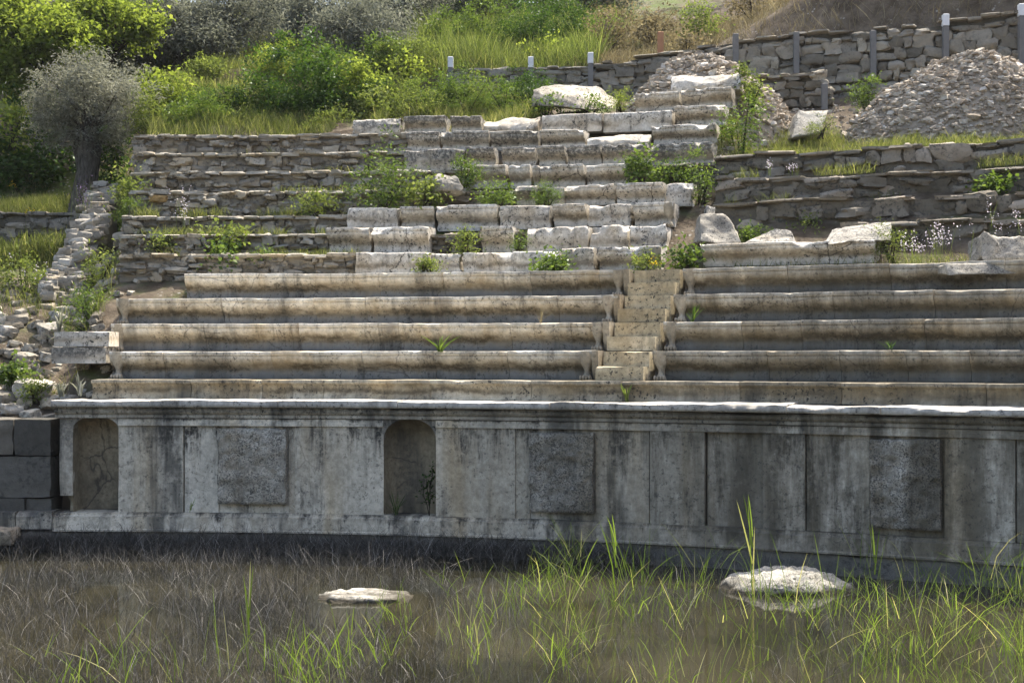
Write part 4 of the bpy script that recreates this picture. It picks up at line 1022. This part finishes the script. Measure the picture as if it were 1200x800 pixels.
for q, (px, py, w, h, Y, lb, mt) in enumerate(((330, 160, 70, 22, 28.9, 'low herb clump left above the fourth rubble tier', 'herb'), (388, 158, 70, 34, 28.9, 'tall pale herb clump just left of the big lichen block', 'herb'), (440, 139, 80, 42, 29.6, 'green herb clump behind the big lichen block', 'herb'),
      (492, 138, 70, 40, 29.5, 'grey-green thistle clump behind the thirteenth tier', 'herb'), (545, 136, 66, 40, 29.5, 'bushy green herb below the leftmost white-tipped post', 'mid'), (592, 136, 60, 44, 29.3, 'green shrub left of the tilted slab', 'mid'), (640, 133, 40, 24, 28.2, 'small herb under the left foot of the tilted slab', 'mid'),
      (690, 131, 62, 18, 28.1, 'leafy weed along the foot of the tilted slab', 'mid'), (726, 132, 26, 30, 28.3, 'yellowish tuft right of the tilted slab', 'bright'),
      (450, 240, 88, 68, 24.3, 'big bright green shrub in the gap at the left of the ninth tier', 'mid'), (500, 240, 60, 30, 24.0, 'herbs below the white boulder', 'herb'), (585, 241, 56, 28, 23.8, 'dark herbs on the ninth tier right of the boulder', 'mid'), (640, 240, 40, 32, 23.9, 'weeds between the dark stone and the pale stone', 'mid'), (545, 215, 34, 40, 24.6, 'dark green weed beside the tenth-tier blocks', 'mid'),
      (752, 216, 40, 52, 24.1, 'upright green bush at the end of the clean white block', 'mid'), (796, 214, 56, 28, 24.2, 'spreading low green bush near the tier ends', 'mid'), (824, 240, 24, 70, 23.6, 'slender weed at the edge of the right rubble walls', 'mid'),
      (868, 190, 62, 72, 25.4, 'large green bush between the marble tiers and the right terraces', 'mid'), (880, 122, 30, 46, 27.4, 'grey-green bush on the flank of the small heap', 'herb'), (1015, 130, 44, 42, 28.6, 'fresh green shrub at the left foot of the big heap', 'mid'), (962, 158, 40, 24, 27., 'low tuft right of the square cream block', 'herb'),
      (755, 318, 36, 20, 21.3, 'low leafy weeds at the head of the stairway', 'herb'), (800, 318, 34, 46, 21.2, 'bright grassy weed right of the stairway head', 'mid'), (948, 284, 50, 34, 22.2, 'feathery green weed behind the long seat block', 'herb'), (1045, 304, 46, 40, 20.4, 'leafy plant at the slanting end of the long seat block', 'herb'), (880, 284, 30, 26, 22.2, 'grassy tuft beside the upright wedge block', 'mid'),
      (648, 318, 20, 16, 21.6, 'small weed in the joint of the sixth tier', 'mid'), (500, 318, 26, 14, 21.7, 'tiny weeds at the foot of the chipped sixth-tier block', 'herb'), (609, 295, 16, 28, 22.3, 'yellow-green grass tuft right of the lone seat block', 'mid'), (545, 295, 26, 24, 22.4, 'weeds in the gap left of the lone seat block', 'herb'),
      (1165, 226, 40, 22, 21.6, 'dark ivy tuft hanging on the second terrace wall', 'mid'),
      (150, 262, 44, 72, 25.2, 'tall shaggy green grass clump along the left edge of the rubble tiers', 'herb'), (158, 272, 40, 44, 24.6, 'leafy bright plant at the foot of the shaggy clump', 'mid'), (375, 250, 60, 34, 24.4, 'green weeds on the ninth rubble tier', 'herb'), (268, 296, 44, 42, 23.4, 'flowering green weed in the middle of the rubble tiers', 'herb'), (188, 296, 40, 22, 23.4, 'weed on the sixth rubble tier at left', 'herb'),
      (104, 392, 70, 66, 22.2, 'broad green thistle beside the pale marble slab', 'mid'), (32, 352, 80, 58, 24.0, 'tall flowering weeds on the left slope', 'herb'), (20, 448, 34, 24, 20.4, 'small round-leaved plant on the left rocks', 'mid'), (40, 468, 36, 30, 20.0, 'low plant with pale flowers among the left rocks', 'herb'), (115, 335, 40, 50, 23.4, 'weeds at the foot of the pale end wall', 'herb'),
      (310, 310, 24, 16, 22.9, 'little weed behind the fifth seat row', 'mid'), (265, 310, 26, 18, 22.9, 'little weed at left behind the fifth seat row', 'mid'))):
    shrub(lb, px, py, w, h, Y, mt, (.042, .06, .075, .052)[q % 4] if h < 50 else .07, 100 + q, .9, asp=(.3, .55, .7, .4)[(q * 7) % 4], cat='weed' if h < 46 else 'shrub', name='weed' if h < 46 else 'shrub')
# hedge on the low terrace: grassy bank in the shade of the end wall
x = r.uniform(-13, -8.2, 7000); y = r.uniform(26.2, 27.6, 7000); B = on_ground(x, y); B[:, 2] += r.uniform(0, .35, len(B))
blades('bank_grass', 'grass', B, r.uniform(.2, .5, len(B)), .016, 15, .25, .4, label='mossy grass bank below the low rubble wall at far left', cat='grass', kind='stuff')
for q, (px, py, w, h, mt, lb) in enumerate(((520, 72, 60, 46, 'mid', 'soft green bush behind the leftmost white-tipped post'), (565, 60, 70, 56, 'mid', 'tall green bush behind the first two white-tipped posts'), (618, 66, 66, 60, 'deep', 'dark green bush above the second white-tipped post'), (668, 62, 70, 64, 'deep', 'dark bush behind the third white-tipped post'), (480, 88, 70, 40, 'herb', 'pale green bush at the foot of the meadow'), (300, 112, 70, 26, 'herb', 'low pale herb clump on the grassy bank'), (240, 95, 50, 24, 'herb', 'herb tuft on the meadow below the dark-trunked olive'), (240, 134, 62, 44, 'deep', 'dark bush standing in for the shadowed earth hollow above the left tiers'), (300, 134, 70, 54, 'deep', 'dark bush standing in for shadow between the earth hollow and the dense bush'), (385, 100, 70, 46, 'mid', 'green bush high behind the dense dark bush'), (330, 92, 60, 38, 'bright', 'sunny bush at the edge of the meadow'), (445, 92, 60, 44, 'mid', 'green bush left of the wall end'), (205, 124, 50, 46, 'bright', 'leafy bright bush behind the one beside the grey olive'), (560, 30, 70, 34, 'deep', 'dusky bush at the top of the tall weeds'), (640, 34, 76, 40, 'deep', 'dusky bush at the head of the brown brush'))):  # dark leaves of the two bushes at the hollow replace its shadow
    X, Y, gz = hit(px, py, 29.) if py < 110 else (0, 30.2, 0); shrub(lb, px, py + (18 if py > 110 else 0), w * 1.2, h * 1.2, Y, mt, .08, 700 + q, 1.2, asp=.4)
mb = MB()
for k in range(1500):
    R_ = rng.uniform(31.5, 38); t = rng.uniform(th_at(850, 33), th_at(1280, 33)); x, y = CX + R_ * sin(t), CY + R_ * cos(t); s = .03 + .09 * rng.uniform() ** 3
    stone(mb, (x, y, float(height(x, y)) + s * .1), (s * 1.4, s, s * .7), rz=rng.uniform(0, 6), k=2, e=.35, noise=.28, seed=k)
tag(mb.build('heap_gravel', M['mound'], None, smooth=False), 'small stones strewn around the heaps', 'gravel', kind='stuff')
rz_ = np.random.default_rng(91)
looks = ['feathery', 'broad-leaved', 'bushy', 'spindly', 'low']
nb_ = [('the dark earth hollow', 175, 158), ('the top left rubble tier', 215, 158), ('the small bright sapling', 250, 158), ('the dense dark bush', 288, 158), ('the rounded green bush', 425, 134), ('the yellow-green bush', 462, 132), ('the thistle clump', 512, 130), ('the wall end', 540, 132), ('the bushy herb', 568, 132), ('the white-tipped posts', 612, 128)]
for q, (nm, px, py) in enumerate(nb_):
    shrub('%s wild plant beside %s' % (looks[q % 5], nm), px, py + 2, float(rz_.uniform(50, 88)), float(rz_.uniform(30, 60)), 29.0 + (158 - py) * .05, ['herb', 'mid', 'mid', 'herb', 'deep'][q % 5], float(rz_.uniform(.045, .08)), 800 + q, 1.1, cat='weed', name='weed', asp=.4)
# ferns and mullein stalks on the seats and rocks
def rosette(label, px, py, Y, h, n, mat, seed, w=.03, lean=.6):
    b = at(px, py, Y); rr = np.random.default_rng(seed)
    B = np.tile(np.array(b), (n, 1)) + rr.normal(size=(n, 3)) * .012
    return blades('plant', mat, B, rr.uniform(.5, 1.1, n) * h, w, seed, lean, .6, label=label, cat='plant', origin=b)
rosette('dark rosette plant growing on the third seat row', 516, 411, 19.3, .26, 14, 'mid', 5, .035)
rosette('pale fern sprig on the lowest marble tier below the stairway', 735, 470, 18.05, .26, 10, 'herb', 6, .03, .35)
rosette('dry red-stemmed sprig on the fourth seat row', 634, 378, 19.9, .26, 12, 'drygrass', 7, .006, .4)
rosette('dark tuft on the lower right seat row', 1043, 408, 17.2, .12, 14, 'deep', 8, .012)
rosette('dark weed in the corner of the right seat row beside the stairway', 812, 377, 19.5, .3, 16, 'deep', 9, .014, .3)
for q, (px, py, Y, h, lb) in enumerate(((93, 462, 19.3, .30, 'tall woolly grey stalk plant at the end of the lowest marble tier'), (72, 464, 19.4, .22, 'shorter woolly stalk plant beside the pale stones at the podium end'), (70, 388, 21., .42, 'grey woolly stalk plant behind the marble slabs'), (100, 426, 20.2, .18, 'pale woolly rosette under the marble slabs'))):
    rosette(lb, px, py, Y, h, 16, 'olive', 60 + q, .03, .12)
def flowers(label, px, py, w, h, Y, n, mat, seed):
    b = at(px, py, Y); k = Y / F; rr = np.random.default_rng(seed)
    root = empty('flowering_plant', b, label, 'flowers')
    ns = max(4, n // 9)
    B = np.array(b) + np.stack([rr.normal(size=ns) * w * k / 4, rr.normal(size=ns) * .08, 0 * np.ones(ns)], 1)
    H = rr.uniform(.5, 1., ns) * h * k
    V, nn = blade_quads(B, H, .007, seed, .12, .2); leaf_mesh('stems', M['herb'], V, np.full(len(V), .4), root)
    j = rr.integers(0, ns, n); t = rr.uniform(.45, 1.05, n)
    P = B[j] + np.stack([rr.normal(size=n) * .025, rr.normal(size=n) * .025, H[j] * t], 1)
    leaf_mesh('petals', M[mat], leaf_quads(P, .024, rr, .9, .2), rr.uniform(0, 1, n), root)
for q, a in enumerate((('pink-white flower spikes against the ninth rubble tier', 212, 275, 40, 58, 24.0, 90, 'flower', 1), ('dark purple flower cluster at the olive trunk foot', 97, 262, 24, 58, 27.0, 170, 'purple', 2), ('pale lilac flowers in the grass behind the fifth row at right', 1105, 302, 70, 46, 19.6, 190, 'flower', 3), ('small white flowers low in the grass right of the flat cream block', 1075, 303, 40, 26, 19.5, 90, 'flower', 4),
      ('tall lilac flower spike before the lowest terrace wall', 1162, 280, 10, 50, 20.4, 40, 'flower', 5), ('tall lilac flower spikes near the right edge', 1186, 285, 20, 42, 20.2, 60, 'flower', 6), ('white flowers on the second terrace at right', 932, 206, 36, 20, 23.4, 50, 'flower', 7), ('pale flower tuft on the topmost terrace wall', 905, 206, 14, 28, 23.4, 40, 'flower', 8),
      ('white-flowered weed in the middle of the rubble tiers', 268, 296, 36, 24, 23.3, 60, 'flower', 9), ('yellow flowers in front of the shaded bush', 16, 225, 14, 16, 30.6, 26, 'yellow', 10), ('yellow blossoms on top of the low rubble wall', 32, 254, 20, 12, 28.8, 30, 'yellow', 11), ('white umbels in the tall weeds of the left slope', 30, 340, 60, 44, 23.8, 60, 'flower', 12), ('tiny yellow blossoms at the head of the stairway', 762, 316, 18, 18, 21.2, 50, 'yellow', 13))):
    flowers(*a)

# --- far olive trees on the hill
# foot px, foot py, crown centre px, py, crown half width, half height
far = [(208, 82, 205, 28, 66, 44, 'far olive with dark trunk above the meadow at left'), (255, 72, 275, 22, 60, 44, 'tall dusky olive behind the meadow next to the dark-trunked one'), (330, 52, 330, 5, 52, 40, 'small far olive at the head of the meadow'), (392, 66, 372, 22, 50, 46, 'broad dark olive above the dense bush'), (430, 78, 425, 38, 52, 40, 'silvery olive with low sweeping branches'), (480, 40, 470, 0, 66, 36, 'dark-crowned olive leaning right over the meadow'), (150, 80, 150, 30, 56, 54, 'dark olive behind the bright slender tree'), (90, 60, 90, 0, 66, 56, 'olive behind the bright upper left tree'), (20, 80, 20, 20, 56, 66, 'far olive at the left edge'),
       (600, 22, 595, -12, 70, 30, 'dark olive above the tall green weeds'), (690, 20, 685, -16, 66, 32, 'dark olive above the brown brush'), (540, 20, 535, -18, 50, 30, 'little dark olive at the top edge between two others')]
for q, (fx, fy, px, py, rx, rz, lb) in enumerate(far):
    X, Y, gz = hit(fx, fy, 31.); k = Y / F; c = at(px, py, Y); base = (X, Y, gz - .15)
    H = c.z - gz; dx = c.x - X
    tree(lb, base, [(0, 0, 0), (.1 * (-1) ** q, 0, H * .25), (dx * .3 + .05, 0, H * .5), (dx * .7, 0, H * .8)], [.3, .2, .17, .1], [((c.x, Y, c.z), (rx * k, rx * k * .8, rz * k), 150, 62, .24), ((c.x + rx * k * .45 * (-1) ** q, Y - .3, c.z - rz * k * .5), (rx * k * .55, rx * k * .6, rz * k * .45), 50, 60, .2)], 'olive_far', .12, 300 + q, .3, name='olive_tree', group='olive trees on the hill', limbs=20, lr=.045)
# brush on the upper right bank
for q, (px, py, w, h, Y, mt, lb) in enumerate(((715, 58, 70, 56, 36., 'drygrass', 'grey-brown dry brush above the third white-tipped post'), (765, 50, 70, 56, 37., 'drygrass', 'dry brown brush behind the brown stub post'), (820, 46, 70, 50, 37., 'herb', 'dull green brush above the small heap'), (640, 74, 56, 34, 35., 'bright', 'yellow-green sapling behind the second white-tipped post'), (800, 62, 50, 24, 34.6, 'drygrass', 'straw-coloured tuft on top of the wall above the small heap'),
      (1085, 30, 36, 36, 33.2, 'herb', 'sparse yellow-flowering sprig on the big wall'), (960, 28, 60, 36, 36.5, 'deep', 'dusky bush on the steep bank'), (1050, 14, 80, 40, 37.5, 'deep', 'dark bush at the top right bank'), (1160, 10, 80, 40, 37.5, 'deep', 'dark bush near the right top corner'), (880, 20, 70, 44, 38., 'drygrass', 'dry brush on the dark bank'))):
    shrub(lb, px, py, w, h, Y, mt, .09, 400 + q, .8)
for q, (X, Y, lb) in enumerate(((9.5, 47, 'unseen tree added to shade the right bank, left of the other'), (16., 46, 'unseen tree added to shade the far right bank'))):  # out-of-frame trees put in to cast shade on the right bank
    gz = float(height(X, Y)); tree(lb, (X, Y, gz), [(0, 0, 0), (.1, 0, 1.5), (.1, 0, 2.6)], [.3, .22, .15], [((X, Y, gz + 3.2), (3.2, 2.8, 1.7), 130, 60, .3)], 'olive_far', .13, 500 + q, .3, name='olive_tree')

# --- pond plants
def wy(py): return ZC * F / (py - 417)
rr = np.random.default_rng(77)
# dead grey stalks: carpet on the left, thin elsewhere
def stalks(name, n, x0, x1, p0, p1, hmin, hmax, w, seed, label, lean=.35, curl=.9, dens=None):
    r = np.random.default_rng(seed); Y = wy(p0 + (p1 - p0) * r.uniform(0, 1, n) ** 1.7); px = r.uniform(x0, x1, n) + r.normal(size=n) * 45 * (x1 < 1000)
    X = (px - 600) / F * Y; m = np.hypot(X - CX, Y - CY) < PR - .13
    for (sx, sy, srx) in ((431, 700, 70), (915, 688, 96)):
        m &= ~((np.abs(px - sx) < srx) & (np.hypot(X, Y) < 4256 / (sy - 417) + .5) & (np.hypot(X, Y) > 4256 / (sy - 417) - 1.3 * (sy > 690)))
    if dens is not None: m &= n2(X * 1.3, Y * .9, seed, 3) > dens
    B = np.stack([X, Y, 0 * X - .03], 1)[m]
    return blades(name, 'dead', B, r.uniform(hmin, hmax, len(B)) * (1 - .35 * (Y[m] < 13)), w, seed, lean, curl, label=label, cat='dead stalks', kind='stuff')
stalks('dead_stalks', 27000, -60, 500, 633, 830, .08, .38, .0036, 1, 'tangled dead grey stalks standing in the shallow water at the left', dens=-.45)
stalks('dead_stalks', 2600, 440, 660, 640, 830, .12, .42, .0034, 2, 'thinner dead stalks in the middle of the pond', dens=-.1)
stalks('dead_stalks', 5500, 640, 1280, 650, 830, .12, .50, .0034, 3, 'dead grey stalks mixed among the green reeds', dens=-.1)
# matted dead stems against the footing
n = 5200; t = rr.uniform(th_at(-40, PR), th_at(760, PR), n); R_ = PR - .12 - np.abs(rr.normal(size=n)) * .22
B = np.stack([CX + R_ * np.sin(t), CY + R_ * np.cos(t), rr.uniform(-.02, .12, n)], 1)
blades('dead_thatch', 'dead', B, rr.uniform(.1, .42, n), .005, 31, .7, 1.3, label='matted dead stems along the podium footing', cat='dead stalks', kind='stuff')
zones = [((-10, 410), (775, 835), 30, (.22, .6), 'green reed tuft in the dark left half of the pond', 'reeds at the lower left'), ((410, 690), (690, 830), 26, (.25, .6), 'loose green reed tuft in the open middle of the pond', 'reeds in the middle of the pond'),
         ((600, 1010), (664, 740), 62, (.34, .78), 'dense green reed tuft before the podium around the pale pond stone', 'dense reeds before the podium'), ((1010, 1230), (690, 800), 44, (.32, .75), 'tall green reed tuft at the right edge of the pond', 'reeds at the right edge'), ((680, 1230), (745, 840), 46, (.22, .55), 'mixed green and straw reed tuft in the lower right foreground', 'reeds in the lower right')]
for z_, ((x0, x1), (p0, p1), n, (h0, h1), lb, gp) in enumerate(zones):
    for q in range(n):
        px = rr.uniform(x0, x1); py = rr.uniform(p0, p1)
        Y = wy(py)
        if abs(px - 915) < 75 and 660 < py < 715: py = rr.uniform(716, 745); Y = wy(py)
        c = Vector(((px - 600) / F * Y, Y, 0))
        if math.hypot(c.x - CX, c.y - CY) > PR - .3: continue
        nb = int(rr.integers(4, 15)); h = rr.uniform(h0, h1)
        B = np.tile(np.array(c), (nb, 1)) + np.stack([rr.normal(size=nb) * .09, rr.normal(size=nb) * .09, np.full(nb, -.03)], 1)
        B2 = B.copy(); B2[:, 2] += rr.uniform(0, .45, nb) * h
        blades('reed_tuft', 'reed', B2, rr.uniform(.3, 1., nb) * h, rr.uniform(.003, .0095, nb), 1000 + z_ * 100 + q, .42, .7, label=lb, cat='reeds', group=gp, origin=c)
for (px, py, h, lb) in ((882, 705, 1.18, 'single tall reed standing high before the dark podium panels'), (722, 700, .95, 'tall reed rising in front of the brownish raised panel'), (292, 790, .95, 'lone tall reed in the dark left part of the pond'), (1025, 705, .85, 'tall reed under the far right raised panel')):
    Y = wy(py); c = Vector(((px - 600) / F * Y, Y, 0)); B = np.tile(np.array(c), (5, 1)); B[:, 2] += np.array([0, .0, .35, .5, .6]) * h
    blades('tall_reed', 'reed', B, np.array([.95, .7, .6, .5, .4]) * h, .016, int(px), .16, .22, label=lb, cat='reeds', origin=c)
# dry weed and dark stems inside the niches
def sprig(label, px, py, R, h, seed):
    t = th_at(px, R); c = Vector(pol(R, t, ZB)); root = empty('weed', c, label, 'weed'); mb = MB(); rs = random.Random(seed)
    tips = []
    for k_ in range(4):
        q = [c + Vector((0, 0, 0))]; x = rs.uniform(-.16, .08)
        for j in range(1, 6): q.append(c + Vector((x * j / 5 + rs.uniform(-.02, .02), rs.uniform(-.03, .03), h * (.6 + .1 * k_) * j / 5)))
        tube(mb, q, [.006] * 5 + [.002], 5); tips += q[2:]
    mb.build('stems', M['bark_dark'], root)
    P = np.repeat(np.array([tuple(t) for t in tips]), 7, 0); rq = np.random.default_rng(seed); P = P + rq.normal(size=P.shape) * .025
    leaf_mesh('leaves', M['deep'], leaf_quads(P, .05, rq, .6, .2), rq.uniform(0, .5, len(P)), root)
sprig('dark dry weed standing in the taller niche', 503, 602, PR + .06, .75, 3)
rosette('small green tuft at the foot of the taller niche', 464, 602, 18.35, .32, 18, 'deep', 12, .012, .3)
rosette('tiny grass sprout on the plinth right of the broken niche', 223, 598, 18.62, .2, 8, 'reed', 13, .01, .2)

# ------------------------------------------------------------------ light, sky, camera
AZ, EL = radians(38), radians(61)
W = bpy.data.worlds.new('World'); SC.world = W; W.use_nodes = True
nt = W.node_tree; nt.nodes.clear()
sky = nt.nodes.new('ShaderNodeTexSky'); sky.sky_type = 'NISHITA'; sky.sun_disc = False; sky.sun_elevation = EL; sky.sun_rotation = AZ
sky.air_density = 1.; sky.dust_density = 4.5; sky.ozone_density = .6
bg = nt.nodes.new('ShaderNodeBackground'); bg.inputs[1].default_value = .15
wo = nt.nodes.new('ShaderNodeOutputWorld'); nt.links.new(sky.outputs[0], bg.inputs[0]); nt.links.new(bg.outputs[0], wo.inputs[0])
sd = bpy.data.lights.new('sun', 'SUN'); sd.energy = 3.6; sd.angle = radians(.53); sd.color = (1., .94, .83)
so = bpy.data.objects.new('sun', sd); COL.objects.link(so)
dirv = Vector((sin(AZ) * cos(EL), cos(AZ) * cos(EL), sin(EL)))
so.rotation_euler = dirv.to_track_quat('Z', 'Y').to_euler(); so.location = (10, 20, 40)
cam = bpy.data.cameras.new('camera'); co = bpy.data.objects.new('camera', cam); COL.objects.link(co)
co.location = (0, 0, ZC); co.rotation_euler = (radians(90), 0, 0)
cam.lens = 48; cam.sensor_width = 36; cam.shift_y = 17 / 1200; cam.clip_end = 2000
SC.camera = co
SC.view_settings.view_transform = 'Standard'; SC.view_settings.look = 'None'; SC.view_settings.exposure = 1.47; SC.view_settings.gamma = 1
# ------------------------------------------------------------------ thin spring haze
g = G('haze_air'); pv = g.n('VolumePrincipled'); pv.inputs['Density'].default_value = .0002; pv.inputs['Color'].default_value = (.93, .95, 1., 1); pv.inputs['Anisotropy'].default_value = .5
g.L(pv.outputs[0], g.out.inputs['Volume'])
mb = MB(); V = [(x, y, z) for z in (-1.4, 46) for (x, y) in ((-158, -68), (158, -68), (158, 178), (-158, 178))]
mb.add(V, [(0, 3, 2, 1), (4, 5, 6, 7), (0, 1, 5, 4), (1, 2, 6, 5), (2, 3, 7, 6), (3, 0, 4, 7)])
tag(mb.build('haze', g.mat, None, smooth=False), kind='stuff')
